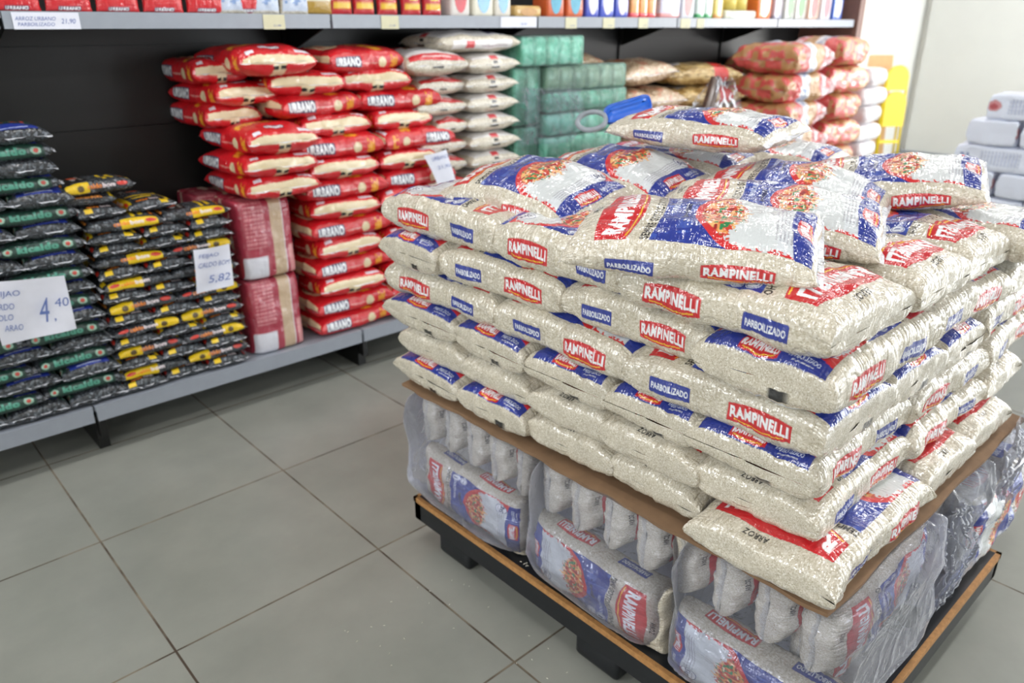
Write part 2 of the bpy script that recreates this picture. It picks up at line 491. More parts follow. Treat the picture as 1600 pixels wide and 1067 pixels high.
def art_whitebag(red_band=False, L=400, P=600):
    a = Art(L, P, .7); X, S = a.X, a.S
    a.put((abs(S) < 116) & (X > 60) & (X < 372), (232, 230, 230))
    a.put((abs(S) < 100) & (X > 80) & (X < 150), (60, 40, 110) if not red_band else (206, 40, 44))
    for sg in (-1, 1):
        a.rect(60, 330, sg * 160 - 22, sg * 160 + 22, (232, 230, 230))
        a.rect(230, 268, sg * 160 - 17, sg * 160 + 17, (214, 66, 74))
        a.dashes(80, 200, sg * 160 - 6, sg * 160 + 4, (150, 110, 150), 8, along='x', al=.8)
    if red_band:
        a.put((abs(S) < 118) & (X > 346) & (X < 382), (204, 32, 40)); a.dashes(360, 368, -60, 60, (240, 220, 220), 5, al=.9)
        a.ell(215, 0, 74, 96, (238, 238, 236)); a.ell(195, 6, 46, 66, (190, 90, 50)); a.put((((X - 195) / 46) ** 2 + ((S - 6) / 66) ** 2 < 1) & (vnoise(X / 9, S / 9, 3) > .6), (70, 120, 60))
        a.put((abs(S) < 118) & (X > 150) & (X < 170), (206, 40, 44)); a.ell(250, 0, 50, 90, (240, 240, 240))
    else:
        a.rect(352, 378, -20, 20, (212, 60, 70))
    a.rect(386, 395, -14 + 290, 10 + 290, BLACK) ; a.rect(388, 396, -300, -280, BLACK)
    a.rect(384, 394, -8, 14, (30, 26, 30)) if not red_band else None
    return a


def art_caldo(v=0, L=250, P=400):
    a = Art(L, P, .9); X, S = a.X, a.S
    Y = (232, 196, 20); K = (30, 22, 20)
    a.put((abs(S) < 62) & (X > 30) & (X < 100), K); a.ell(66, 10, 16, 24, (214, 84, 36)); a.ell(60, -26, 9, 14, (150, 150, 152))
    a.text('FEIJAO', 88, 0, 84, 12, 90, (220, 216, 210), .0)
    a.put((abs(S) < 64) & (X > 150) & (X < 162), Y)
    a.rect(176, 190, -50, 30, Y, rad=3)
    for sg in (-1, 1):
        rot = 0 if sg < 0 else 180
        if v == 0:
            a.rect(16, 96, sg * 92 - 20, sg * 92 + 20, Y, rad=6); a.ell(66, sg * 96, 11, 10, (90, 70, 30))
        else:
            a.rect(110, 226, sg * 92 - 22, sg * 92 + 22, Y, rad=6)
        a.text('caldo', 112, sg * 92, 48, 15, rot, (238, 132, 34), .04) if sg < 0 else a.text('bom', 112, sg * 92, 48, 14, rot, (240, 226, 230), .04)
        a.text('bom', 160, sg * 92, 42, 15, rot, (240, 226, 230), .04) if sg < 0 else a.text('caldo', 160, sg * 92, 46, 15, rot, (238, 132, 34), .04)
        a.ell(204, sg * 90, 18, 8, (206, 50, 36))
    a.put((abs(S) < 60) & (X > 204) & (X < 226), K)
    a.text('caldo', 215, -26, 46, 13, 90, (240, 136, 34), .04); a.text('bom', 215, 22, 40, 13, 90, (240, 226, 230), .04)
    a.put((abs(S) > 34) & (abs(S) < 64) & (X > 226) & (X < 244) & (S * (1 if v else -1) > 0), Y)
    a.put((abs(S) < 60) & (X > 4) & (X < 20), K); a.text('caldobom', 12, 0, 90, 9, 90, (240, 150, 60), .03)
    return a


def art_kica(v=0, L=260, P=400):
    a = Art(L, P, .9); X, S = a.X, a.S
    G = (30, 62, 52); BL = (34, 54, 150); MT = (84, 160, 138)
    a.put((abs(S) < 66) & (X > 40) & (X < 210), G); a.put((abs(S) < 66) & (X > 170) & (X < 214), BL)
    a.put((abs(S) < 50) & (X > 120) & (X < 150) & (vnoise(X / 9, S / 9, 2) > .45), (196, 60, 50)); a.put((abs(S) < 44) & (X > 64) & (X < 112) & (vnoise(X / 9, S / 9, 5) > .5), (90, 150, 90))
    for sg in (-1, 1):
        a.rect(26, 226, sg * 94 - 22, sg * 94 + 22, G)
        a.text('kicaldo', 122, sg * 94, 112, 19, 0 if sg < 0 else 180, MT, .07)
        a.ell(204, sg * 94, 14, 11, (150, 190, 170)); a.ell(204, sg * 94, 7, 6, (190, 70, 60))
        a.ell(40, sg * 94, 12, 10, (150, 190, 170)); a.ell(40, sg * 94, 6, 5, (190, 70, 60))
    a.put((abs(S) < 62) & (X > 216) & (X < 236) & (v == 0), BL); a.put((abs(S) < 40) & (X > 222) & (X < 228) & (v == 0), (190, 200, 230))
    return a


# ------------------------------------------------------------------ filled bags
def spow(c, e): return np.sign(c) * np.abs(c) ** e


def bag_mesh(name, art, mat, L, W, T, seed, step=.0014, back=.008, nx=3.4, ny=3.0, flat=.25, ear=.07, droop=.0, bend=0.0,
             lump=.0035, crease=.0016, sag=0.0, fin=.014):
    """filled pillow bag: x from head (-) to tail (+), z up, resting on z=0"""
    aL, aW, aT = L / 2, W / 2, T / 2
    # profile along the length, by arc length
    al = np.linspace(0, PI, 1500)
    px = -aL * spow(np.cos(al), 2 / nx); pz = np.abs(np.sin(al)) ** (2 / nx)
    sl = np.concatenate([[0], np.cumsum(np.hypot(np.diff(px), aT * np.diff(pz)))])
    nu = int(sl[-1] / step) + 1
    t = np.linspace(0, 1, nu)
    ex, ez = np.interp(t * sl[-1], sl, px), np.interp(t * sl[-1], sl, pz)
    # cross-section, by arc length; start at the middle of the back
    be = np.linspace(-PI / 2, 3 * PI / 2, 3001)
    cy, cz = spow(np.cos(be), 2 / ny), spow(np.sin(be), 2 / ny)
    cs = np.concatenate([[0], np.cumsum(np.hypot(aW * np.diff(cy), aT * np.diff(cz)))]); Pm = cs[-1]
    # sample: fine on front and gussets, coarse on the back
    bk = W * .36
    n1, n2 = int(bk / back) + 1, int((Pm - 2 * bk) / step) + 1
    ss = np.concatenate([np.linspace(0, bk, n1, endpoint=False), np.linspace(bk, Pm - bk, n2, endpoint=False), np.linspace(Pm - bk, Pm, n1, endpoint=False)])
    sy, sz = np.interp(ss, cs, cy), np.interp(ss, cs, cz)
    # ss=0 back middle; going to +y first, so front centre at Pm/2 and s decreases with -y ... s = Pm/2 - ss
    s_mm = (Pm / 2 - ss) / Pm * art.P
    A, B = np.meshgrid(np.arange(nu), np.arange(len(ss)), indexing='ij')
    x, Z = ex[A], ez[A]
    yy = aW * (1 - .05 * Z + ear * (np.abs(x) / aL) ** 6 * (1 - .5 * (np.abs(x) / aL) ** 30)) * sy[B]
    zz = aT * Z * sz[B]
    u, sm = t[A] * art.L, s_mm[B]
    # lumps and creases along the normal-ish direction
    ld = (vnoise(u / 55 + 3, sm / 60 + 3, seed) - .5) * 2 * lump + (vnoise(u / 22 + 3, sm / 26 + 3, seed + 1) - .5) * lump * .7
    rr = np.abs(vnoise(u / 7 + 1, sm / 34 + 1, seed + 2) - .5) * 2
    r2 = np.abs(vnoise(u / 40 + 1, sm / 8 + 1, seed + 3) - .5) * 2
    endw = np.exp(-np.minimum(u, art.L - u) / 38.)
    side = np.clip((np.abs(sm) / art.P - .15) * 12, 0, 1)
    cd = -crease * ((1 - rr) ** 6 * (.35 + .9 * side) + (1 - r2) ** 5 * endw * 2.2)
    d = (ld + cd) * np.minimum(1, Z * 2.5 + .05)
    nyv, nzv = spow(sy[B], ny - 1) / aW, spow(sz[B], ny - 1) / aT
    nl = np.hypot(nyv, nzv) + 1e-9
    yy = yy + d * nyv / nl; zz = zz + d * nzv / nl
    x = x + ld * .6 * np.sign(x) * (np.abs(x) / aL) ** 4
    # settle: press the bottom flat, tail and head sag
    zz = np.where(zz < 0, zz * (1 - flat), zz)
    zz = np.maximum(zz, -aT * (1 - flat) * .93)
    if sag: zz = zz - sag * aT * (np.abs(x) / aL) ** 3
    if bend: zz = zz - bend * (x / aL) ** 2 * aL
    z0 = zz.min() if not bend else zz[nu // 2].min()
    zz = zz - z0
    V = np.stack([x, yy, zz], -1).reshape(-1, 3)
    m = len(ss)
    i, j = np.meshgrid(np.arange(nu - 1), np.arange(m), indexing='ij')
    F = np.stack([i * m + j, i * m + (j + 1) % m, (i + 1) * m + (j + 1) % m, (i + 1) * m + j], -1).reshape(-1, 4)
    me = mesh_from(name, V, F, [mat])
    # ink
    ci = np.clip(u * art.r - .5, 0, art.w - 1.001); cj = np.clip((sm + art.P / 2) * art.r - .5, 0, art.h - 1.001)
    i0, j0 = ci.astype(int), cj.astype(int); fi, fj = (ci - i0)[..., None], (cj - j0)[..., None]
    C = art.c
    i1, j1 = np.minimum(i0 + 1, art.w - 1), np.minimum(j0 + 1, art.h - 1)
    def pm(q): return np.concatenate([q[..., :3] * q[..., 3:], q[..., 3:]], -1)
    c = (pm(C[j0, i0]) * (1 - fi) + pm(C[j0, i1]) * fi) * (1 - fj) + (pm(C[j1, i0]) * (1 - fi) + pm(C[j1, i1]) * fi) * fj
    c[..., :3] /= np.maximum(c[..., 3:], 1e-4)
    at = me.attributes.new('print', 'FLOAT_COLOR', 'POINT')
    at.data.foreach_set('color', c.reshape(-1).astype(np.float32))
    # sealed film edges
    fms = []
    for e, sgn in ((0, -1), (nu - 1, 1)):
        fv, ff = [], []
        w = aW * (1 + ear * .5); zb = float(np.median(zz[e])); K = 40
        b0 = len(fv)
        for r_, off in enumerate((-.004, fin * .5, fin)):
            for k in range(K + 1):
                y = -w + 2 * w * k / K
                wob = (math.sin(k * .31 + seed) + .5 * math.sin(k * .8 + seed * 2)) * .0016 * r_
                fv.append((sgn * (aL + off), y, zb + wob - off * droop))
        for r_ in range(2):
            for k in range(K):
                p = b0 + r_ * (K + 1) + k
                ff.append((p, p + 1, p + K + 2, p + K + 1))
        fms.append(mesh_from(name + '_seal', fv, ff, [M['seal']]))
    return me, fms


_cnt = {}


def put_bag(kindname, meshes, loc, yaw, label, cat, group, tilt=(0, 0), scale=(1, 1, 1), roll=0.0, rot=None, seal='sealed_edge', nofin=False):
    o = link(kindname, meshes[0])
    o.location = loc
    o.rotation_mode = 'QUATERNION'
    q = rot if rot is not None else (Matrix.Rotation(yaw, 4, 'Z') @ Matrix.Rotation(tilt[0], 4, 'Y') @ Matrix.Rotation(tilt[1], 4, 'X')).to_quaternion()
    o.rotation_quaternion = q
    o.scale = scale
    tag(o, label, cat, group)
    if not nofin:
        for fm in meshes[1]: link(seal, fm, o)
    return o
# ------------------------------------------------------------------ the room
def tile_floor():
    m, nt, b = new_mat('floor_tiles')
    tc = N(nt, 'ShaderNodeTexCoord'); sp = N(nt, 'ShaderNodeSeparateXYZ')
    nt.links.new(tc.outputs['Object'], sp.inputs[0])
    ms = []
    for ax, off in ((0, 0.3896), (1, 2.2659)):
        s = N(nt, 'ShaderNodeMath', operation='SUBTRACT'); s.inputs[1].default_value = off; nt.links.new(sp.outputs[ax], s.inputs[0])
        d = N(nt, 'ShaderNodeMath', operation='DIVIDE'); d.inputs[1].default_value = .6; nt.links.new(s.outputs[0], d.inputs[0])
        f = N(nt, 'ShaderNodeMath', operation='FRACT'); nt.links.new(d.outputs[0], f.inputs[0])
        p = N(nt, 'ShaderNodeMath', operation='PINGPONG'); p.inputs[1].default_value = .5; nt.links.new(f.outputs[0], p.inputs[0])
        ms.append((p, d))
    mn = N(nt, 'ShaderNodeMath', operation='MINIMUM'); nt.links.new(ms[0][0].outputs[0], mn.inputs[0]); nt.links.new(ms[1][0].outputs[0], mn.inputs[1])
    gr = N(nt, 'ShaderNodeMapRange'); gr.inputs[1].default_value = .0038; gr.inputs[2].default_value = .0056
    nt.links.new(mn.outputs[0], gr.inputs[0])
    # cell tone
    fl = []
    for p, d in ms:
        q = N(nt, 'ShaderNodeMath', operation='FLOOR'); nt.links.new(d.outputs[0], q.inputs[0]); fl.append(q)
    cb = N(nt, 'ShaderNodeCombineXYZ'); nt.links.new(fl[0].outputs[0], cb.inputs[0]); nt.links.new(fl[1].outputs[0], cb.inputs[1])
    wn = N(nt, 'ShaderNodeTexWhiteNoise'); nt.links.new(cb.outputs[0], wn.inputs['Vector'])
    nz = N(nt, 'ShaderNodeTexNoise', Scale=3.2, Detail=6.0, Roughness=.6); nt.links.new(tc.outputs['Object'], nz.inputs['Vector'])
    mixn = N(nt, 'ShaderNodeMath', operation='MULTIPLY_ADD'); mixn.inputs[1].default_value = .16; nt.links.new(wn.outputs['Value'], mixn.inputs[0]); nt.links.new(nz.outputs['Fac'], mixn.inputs[2])
    r = N(nt, 'ShaderNodeValToRGB')
    r.color_ramp.elements[0].position = .3; r.color_ramp.elements[0].color = (*srgb(130, 132, 125), 1)
    r.color_ramp.elements[1].position = .85; r.color_ramp.elements[1].color = (*srgb(153, 154, 146), 1)
    nt.links.new(mixn.outputs[0], r.inputs[0])
    gn = N(nt, 'ShaderNodeTexNoise', Scale=9., Detail=3.0); nt.links.new(tc.outputs['Object'], gn.inputs['Vector'])
    gc = N(nt, 'ShaderNodeValToRGB'); gc.color_ramp.elements[0].color = (*srgb(66, 54, 42), 1); gc.color_ramp.elements[1].color = (*srgb(126, 116, 100), 1)
    gc.color_ramp.elements[0].position = .4; gc.color_ramp.elements[1].position = .62
    nt.links.new(gn.outputs['Fac'], gc.inputs[0])
    mx = N(nt, 'ShaderNodeMix', data_type='RGBA'); nt.links.new(gr.outputs[0], mx.inputs[0]); nt.links.new(gc.outputs[0], mx.inputs[6]); nt.links.new(r.outputs[0], mx.inputs[7])
    nt.links.new(mx.outputs[2], b.inputs['Base Color'])
    ro = N(nt, 'ShaderNodeMapRange'); ro.inputs[3].default_value = .8; ro.inputs[4].default_value = .3
    nt.links.new(gr.outputs[0], ro.inputs[0]); nt.links.new(ro.outputs[0], b.inputs['Roughness'])
    bp = N(nt, 'ShaderNodeBump', Strength=.6, Distance=.002); nt.links.new(gr.outputs[0], bp.inputs['Height']); nt.links.new(bp.outputs[0], b.inputs['Normal'])
    return m


def struct(name, mb, m):
    o = mb.build(name, m); o['kind'] = 'structure'; return o


X0, X1, Y0, Y1, HC = -3.0, 10.25, -4.5, 3.95, 3.3
struct('floor', MB().box((X0 - .1, Y0 - .1, -.1), (X1 + .1, Y1 + .1, 0)), tile_floor())
struct('ceiling', MB().box((X0 - .1, Y0 - .1, HC), (X1 + .1, Y1 + .1, HC + .1)), M['ceil'])
struct('wall_north', MB().box((X0 - .1, Y1, 0), (X1 + .1, Y1 + .12, HC)), M['wall'])
struct('wall_west', MB().box((X0 - .12, Y0, 0), (X0, Y1, 1.7)).box((X0 - .12, Y0, 2.8), (X0, Y1, HC)).box((X0 - .12, Y0, 1.7), (X0, -1.85, 2.8)).box((X0 - .12, -.55, 1.7), (X0, 1.35, 2.8)).box((X0 - .12, 3.05, 1.7), (X0, Y1, 2.8)), M['wall'])
# south wall with the shop front opening, east wall with the wide doorway
struct('wall_south', MB().box((X0, Y0 - .12, 0), (2.4, Y0, HC)).box((2.4, Y0 - .12, 2.85), (X1, Y0, HC)).box((9.95, Y0 - .12, 0), (X1, Y0, 2.85)), M['wall'])
struct('wall_east', MB().box((X1, 1.35, 0), (X1 + .12, Y1, HC)).box((X1, -2.55, 2.85), (X1 + .12, 1.35, HC)).box((X1, Y0, 0), (X1 + .12, -2.55, HC)), M['wall'])
# the off-white sliding door panel standing before the far wall
d = MB().box((10.16, 2.55, .03), (10.22, 3.86, 2.6)).build('door_1', M['panel']); d['kind'] = 'structure'
MB().box((10.15, 2.55, 0.03), (10.158, 2.56, 2.6)).box((10.13, 2.5, .0), (10.235, 3.9, .03)).build('door_rail', M['metal'], d)
# added ceiling panels, out of view, for soft fill and streaks on the film
mt, nt, b_ = new_mat('added_light_diffuser'); b_.inputs['Emission Color'].default_value = (1, .99, .97, 1); b_.inputs['Emission Strength'].default_value = 20.
for j, ly in enumerate((2.3, .2, -2.0)):
    for i, lx in enumerate((-2.0, .8, 3.6, 6.0, 7.9, 9.5)):
        t = empty('added_ceiling_light', (lx, ly, HC))
        tag(t, 'added rectangular ceiling light, %s from the left in the row %s' % (['first', 'second', 'third', 'fourth', 'fifth', 'sixth'][i], ['over the shelving aisle', 'over the pallet', 'by the shop front'][j]), 'ceiling light', 'added lights on the ceiling')
        MB().box((-.62, -.15, -.05), (.62, .15, 0)).build('housing', M['metal_w'], t)
        MB().box((-.6, -.13, -.056), (.6, .13, -.051)).build('diffuser', mt, t)

# ------------------------------------------------------------------ the long gondola shelving
XJ = [-.55, .56, 1.672, 2.79, 3.9, 5.0, 6.1]
YF, YB, ZD, ZS = 2.80, 3.28, .195, 1.487


def words_mesh(name, items, mat, parent, M4):
    """lettering as thin raised ink; items: (text, x, y, w, h) in the plane of M4"""
    vs, fs = [], []
    for body, x, y, w, h in items:
        T = glyphs(body, .0).copy(); T[..., 0] = T[..., 0] * w + x + T[..., 1] * h * .2; T[..., 1] = T[..., 1] * h + y
        n = len(vs)
        for k, t in enumerate(T):
            for p in t: vs.append(tuple(M4 @ Vector((p[0], p[1], .0006))))
            fs.append((n + 3 * k, n + 3 * k + 1, n + 3 * k + 2))
    me = bpy.data.meshes.new(name); me.from_pydata(vs, [], fs); me.materials.append(mat); me.update()
    return link(name, me, parent)


gond_words = ['at the left edge behind the bean bags', 'holding the black bean bags', 'holding the red rice bags', 'holding the green bottle packs',
              'holding the tan grain bags', 'at the far end beside the brown post']
for i in range(6):
    a, b = XJ[i], XJ[i + 1]
    g = empty('gondola_shelf', ((a + b) / 2, YB, 0))
    tag(g, 'grey steel gondola bay with black back, ' + gond_words[i], 'shelf', 'gondola bays along the back wall')
    cx = (a + b) / 2
    def P(x, y, z): return (x - cx, y - YB, z)
    bp_ = MB()
    z = .2
    while z < 2.3:
        bp_.box(P(a + .002, YB, z), P(b - .002, YB + .012, min(z + .292, 2.3))); z += .296
    bp_.box(P(a + .002, YB + .012, .15), P(b - .002, YB + .03, 2.3))
    bp_.build('back_panel', M['black'], g)
    MB().box(P(a + .003, YF + .004, ZD - .02), P(b - .003, YB, ZD)).build('base_deck', M['metal'], g)
    MB().box(P(a + .006, YF, ZD - .058), P(b - .006, YF + .018, ZD + .001)).build('base_front', M['metal'], g)
    MB().box(P(a + .003, YF + .06, 0), P(a + .04, YB, ZD - .022)).box(P(a + .008, YF + .02, .06), P(a + .03, YF + .07, ZD - .059)).build('foot', M['black'], g)
    MB().box(P(a + .003, YB - .012, .1), P(a + .036, YB - .0005, 2.3)).build('upright', M['black'], g)
    s = MB().box(P(a + .003, 2.868, ZS - .016), P(b - .003, YB - .014, ZS)).build('upper_shelf', M['metal_w'], g)
    MB().box(P(a + .006, 2.85, ZS - .047), P(b - .006, 2.866, ZS + .003)).build('price_rail', M['metal'], s)
    MB().prism([P(a + .016, YB - .015, ZS - .017), P(a + .016, YB - .38, ZS - .017), P(a + .016, YB - .36, ZS - .04), P(a + .016, YB - .015, ZS - .15)], (.008, 0, 0)).build('bracket', M['black'], g)
pp = MB().box((6.115, 2.83, 0), (6.2, YB + .05, 2.5)).build('end_post', M['brownpost'])
tag(pp, 'brown post closing the far end of the shelving by the white wall', 'post')
# ------------------------------------------------------------------ the pallet
PX0, PX1, PY0, PY1, PZ = 1.105, 2.10, .355, 1.635, .15
pal = empty('pallet', ((PX0 + PX1) / 2, (PY0 + PY1) / 2, 0))
tag(pal, 'black plastic display pallet with raw plywood edge carrying the stack of rice bags', 'pallet')
ox, oy = (PX0 + PX1) / 2, (PY0 + PY1) / 2
MB().box((PX0 + .012 - ox, PY0 + .012 - oy, PZ - .02), (PX1 - .012 - ox, PY1 - .012 - oy, PZ)).build('deck', M['blackpal'], pal)
MB().box((PX0 - ox, PY0 - oy, PZ - .016), (PX0 + .012 - ox, PY1 - oy, PZ)).box((PX1 - .012 - ox, PY0 - oy, PZ - .016), (PX1 - ox, PY1 - oy, PZ)) \
    .box((PX0 - ox, PY0 - oy, PZ - .016), (PX1 - ox, PY0 + .012 - oy, PZ)).box((PX0 - ox, PY1 - .012 - oy, PZ - .016), (PX1 - ox, PY1 - oy, PZ)).build('plywood_edge', M['ply'], pal)
MB().box((PX0 + .002 - ox, PY0 + .002 - oy, .075), (PX1 - .002 - ox, PY0 + .03 - oy, PZ - .016)).box((PX0 + .002 - ox, PY1 - .03 - oy, .075), (PX1 - .002 - ox, PY1 - .002 - oy, PZ - .016)) \
    .box((PX0 + .002 - ox, PY0 + .002 - oy, .075), (PX0 + .03 - ox, PY1 - .002 - oy, PZ - .016)).box((PX1 - .03 - ox, PY0 + .002 - oy, .075), (PX1 - .002 - ox, PY1 - .002 - oy, PZ - .016)).build('skirt', M['blackpal'], pal)
for fx in (PX0 + .01, ox - .07, PX1 - .15):
    for fy in (PY0 + .02, oy - .15, PY1 - .24):
        f = MB(); x, y = fx - ox, fy - oy
        n = len(f.v)
        f.rbox((x + .006, y + .006, 0), (x + .134, y + .144, .08), .012)
        f.build('foot', M['blackpal'], pal)
# cardboard sheet between the bundles and the loose bags, drooping a little over its edge
nxc, nyc = 60, 90
V = []
for layer in (0, 1):
    for i in range(nxc + 1):
        for j in range(nyc + 1):
            x = 1.122 + (2.2 - 1.122) * i / nxc; y = .405 + (1.69 - .405) * j / nyc
            e = max(0, .03 - min(x - 1.122, y - .405)) / .03
            n_ = math.sin(y * 23) * .003 + math.sin(y * 61 + 2) * .002 + math.sin(x * 19) * .003
            x2 = x + n_ * (1 if i == 0 else 0); y2 = y + n_ * (1 if j == 0 else 0)
            z = .502 - .008 * layer - e * .004 + .003 * math.sin(x * 9) * math.sin(y * 8)
            V.append((x2 - 1.65, y2 - 1.04, z - .49))
K = (nxc + 1) * (nyc + 1); F = []
for i in range(nxc):
    for j in range(nyc):
        p = i * (nyc + 1) + j
        F.append((p, p + nyc + 1, p + nyc + 2, p + 1)); F.append((K + p, K + p + 1, K + p + nyc + 2, K + p + nyc + 1))
for i in range(nxc):
    for j in (0, nyc):
        p = i * (nyc + 1) + j; F.append((p, p + K, p + K + nyc + 1, p + nyc + 1) if j == 0 else (p, p + nyc + 1, p + K + nyc + 1, p + K))
for j in range(nyc):
    for i in (0, nxc):
        p = i * (nyc + 1) + j; F.append((p, p + 1, p + K + 1, p + K) if i == 0 else (p, p + K, p + K + 1, p + 1))
cb = link('cardboard_sheet', mesh_from('cardboard_sheet', V, F, [M['card']], smooth=False), None, (1.65, 1.04, .49))
tag(cb, 'brown cardboard sheet between the wrapped bundles and the loose rice bags', 'cardboard')
# ------------------------------------------------------------------ rice bags on the pallet
AR = art_rampinelli()
ST = .0015
RB = [bag_mesh('rice_bag_%d' % k, AR, M['rice'], .41, .275, .095, 30 + 7 * k, step=ST, nx=nx, ny=ny, flat=.12, ear=.03, droop=1.0, lump=.006, crease=.002, fin=.007)
      for k, (nx, ny) in enumerate(((4.8, 3.5), (4.2, 3.2), (5.4, 3.8)))]
TB = [bag_mesh('rice_bag_top_%d' % k, AR, M['rice'], .43, .285, T, 80 + 5 * k, step=.0013, nx=nx, ny=ny, flat=fl, ear=ear, droop=.3, lump=.006, crease=.002, fin=.008, bend=bd)
      for k, (T, nx, ny, fl, ear, bd) in enumerate(((.115, 2.7, 2.5, .3, .10, -.02), (.12, 2.4, 2.4, .3, .09, .10), (.105, 3.0, 2.6, .2, .06, .0)))]
ordn = ['lowest', 'second', 'third', 'fourth', 'fifth', 'sixth', 'seventh']
ZL = [.505, .587, .667, .757, .850, .945]
H, T_ = 'plain head end out', 'blue tail out'
A_, B_ = 'red label at right', 'red label at left'
# (layer, x0, x1, y0, y1, yaw, what shows, where)
left = []
for L_, y, k in ((0, [1.72, 1.435, 1.185], T_), (0, [1.185, .93, .695], H), (1, [1.70, 1.425, 1.18, .95, .70], H), (2, [1.765, 1.46, 1.19, .945, .73], T_)):
    for a, b in zip(y[:-1], y[1:]): left.append((L_, (1.135 if k is T_ else 1.155) if L_ == 0 else 1.145, 1.555, b, a, 180 if k is T_ else 0, k, 'on left face'))
left += [(3, 1.13, 1.41, 1.30, 1.74, 90, B_, 'on left face'), (3, 1.13, 1.41, .885, 1.295, -90, A_, 'on left face'),
         (4, 1.12, 1.52, 1.49, 1.73, 180, T_, 'on left face'), (4, 1.13, 1.41, 1.085, 1.49, -90, A_, 'on left face'), (4, 1.14, 1.41, .715, 1.08, -90, A_, 'on left face'),
         (5, 1.13, 1.41, 1.295, 1.72, 90, B_, 'on left face'), (5, 1.13, 1.41, .885, 1.29, 90, B_, 'on left face')]
corner = [(0, 1.10, 1.55, .405, .69, 0, 'big red logo', 'at the near corner, overhanging'), (1, 1.15, 1.55, .465, .715, 0, 'ARROZ head end', 'at the near corner'),
          (2, 1.145, 1.545, .48, .74, 180, 'blue band under the picture bag', 'at the near corner'), (3, 1.13, 1.405, .475, .885, -90, 'picture of food and rice', 'at the near corner'),
          (4, 1.115, 1.54, .46, .72, 180, 'blue band and weight roundel', 'at the near corner'), (5, 1.10, 1.405, .475, .888, 90, 'large upside down logo', 'at the near corner')]
right = [(0, 1.565, 1.83, .425, .82, 90, H, 'on right face'), (0, 1.835, 2.09, .43, .82, 90, H, 'on right face'),
         (1, 1.56, 1.97, .46, .73, 180, B_, 'on right face'), (1, 1.975, 2.22, .46, .84, 90, H, 'on right face'),
         (2, 1.555, 1.965, .47, .74, 180, B_, 'on right face'), (2, 1.97, 2.36, .47, .74, 0, A_, 'on right face'),
         (3, 1.41, 1.65, .475, .87, -90, T_, 'on right face'), (3, 1.655, 1.89, .475, .88, -90, T_, 'on right face'), (3, 1.895, 2.29, .475, .74, 0, A_, 'on right face'),
         (4, 1.55, 1.96, .465, .74, 0, A_, 'on right face'), (4, 1.965, 2.22, .47, .86, 90, H, 'on right face'),
         (5, 1.41, 1.665, .47, .87, 90, 'large upside down logo', 'second from the near corner'), (5, 1.67, 1.92, .475, .88, 90, 'large upside down logo', 'third from the near corner'),
         (5, 1.925, 2.18, .44, .86, -90, 'picture front and blue tail', 'at the far right')]
inner = []
for k in (5,):
    for x0 in (1.415, 1.67, 1.925):
        for y0 in (.89, 1.31): inner.append((k, x0, x0 + .25, y0, y0 + .41, 90 if x0 < 1.9 else -90, 'printed front up', 'in the top middle'))
for x0 in (1.53, 1.80):
    for y0 in (.86, 1.28): inner.append((4, x0, x0 + .26, y0, y0 + .4, 90, 'printed front up', 'in the hidden middle'))
vd = random.Random(3)
ctr = {}
posw = ['farthest left', 'second from the far left', 'third from the far left', 'fourth from the far left', 'fifth from the far left']
for grp, lst in (('left', left), ('corner', corner), ('right', right), ('inner', inner)):
    for (L_, x0, x1, y0, y1, yaw, what, where) in lst:
        lon = (x1 - x0) if yaw in (0, 180) else (y1 - y0)
        wid = (y1 - y0) if yaw in (0, 180) else (x1 - x0)
        v = vd.randrange(3)
        z = ZL[L_]; h = (ZL + [1.042])[L_ + 1] - z + .004
        nm = ctr.get((grp, L_), 0); ctr[(grp, L_)] = nm + 1
        if grp == 'left': w = posw[nm]
        elif grp == 'right': w = ['next to the corner bag', 'second after the corner bag', 'third after the corner bag', 'fourth'][nm] if where == 'on right face' else ''
        elif grp == 'corner': w = ''
        else: w = 'row %s' % ['one', 'two', 'three', 'four', 'five', 'six', 'seven'][nm]
        lab = 'rice bag, %s, %s layer %s%s' % (what, ordn[L_], where, (', ' + w) if w else '')
        hb = float(RB[v][0].vertices[0].co.z)
        zmax = .0875
        o = put_bag('rice_bag', RB[v], ((x0 + x1) / 2 + vd.uniform(-.004, .004), (y0 + y1) / 2, z), math.radians(yaw + vd.uniform(-1.6, 1.6)), lab, 'rice bag', 'loose rice bags stacked on the pallet',
                    nofin=True, scale=((lon + .016) / .41, (wid + .014) / .275, (h + .009) / zmax))
# the heap on top: (variant, centre, z, yaw, pitch, roll, words)
top = [(0, (1.195, .795), 1.044, -62, 0, 9, 'on top nearest the camera, largest in view, food picture up'),
       (1, (1.345, 1.385), 1.034, -85, 2, 11, 'sloping down to its tail at the far left of the top'),
       (2, (1.46, .80), 1.040, -66, 2, 9, 'half hidden right behind the nearest big one'),
       (1, (1.60, 1.33), 1.045, -84, 2, 9, 'second from the left on top, blue tail crumpled'),
       (1, (1.72, .90), 1.045, -72, 1, 7, 'with red logo and blue front, behind the two nearest on top'),
       (2, (1.97, .78), 1.05, -70, -7, 9, 'with crumpled blue tail edge lifted at the right of the top'),
       (2, (1.86, 1.34), 1.045, -75, 0, 3, 'lying under the topmost one, picture half covered'),
       (2, (2.14, 1.22), 1.045, -78, 0, 3, 'farthest back on top, only its tail corner showing'),
       (0, (1.78, 1.18), 1.155, -82, 0, 2, 'topmost of the heap, lying alone')]
for v, (x, y), z, yaw, pt, rl, wd in top:
    put_bag('rice_bag', TB[v], (x, y, z), math.radians(yaw), 'rice bag ' + wd, 'rice bag', 'rice bags heaped on top of the stack', tilt=(math.radians(pt), math.radians(rl)))
for (x0, x1, y0, y1, z, wd) in ((2.2, 2.46, .42, .85, .96, 'at the right edge of the photo, upper of two parallel ones'),):
    pass


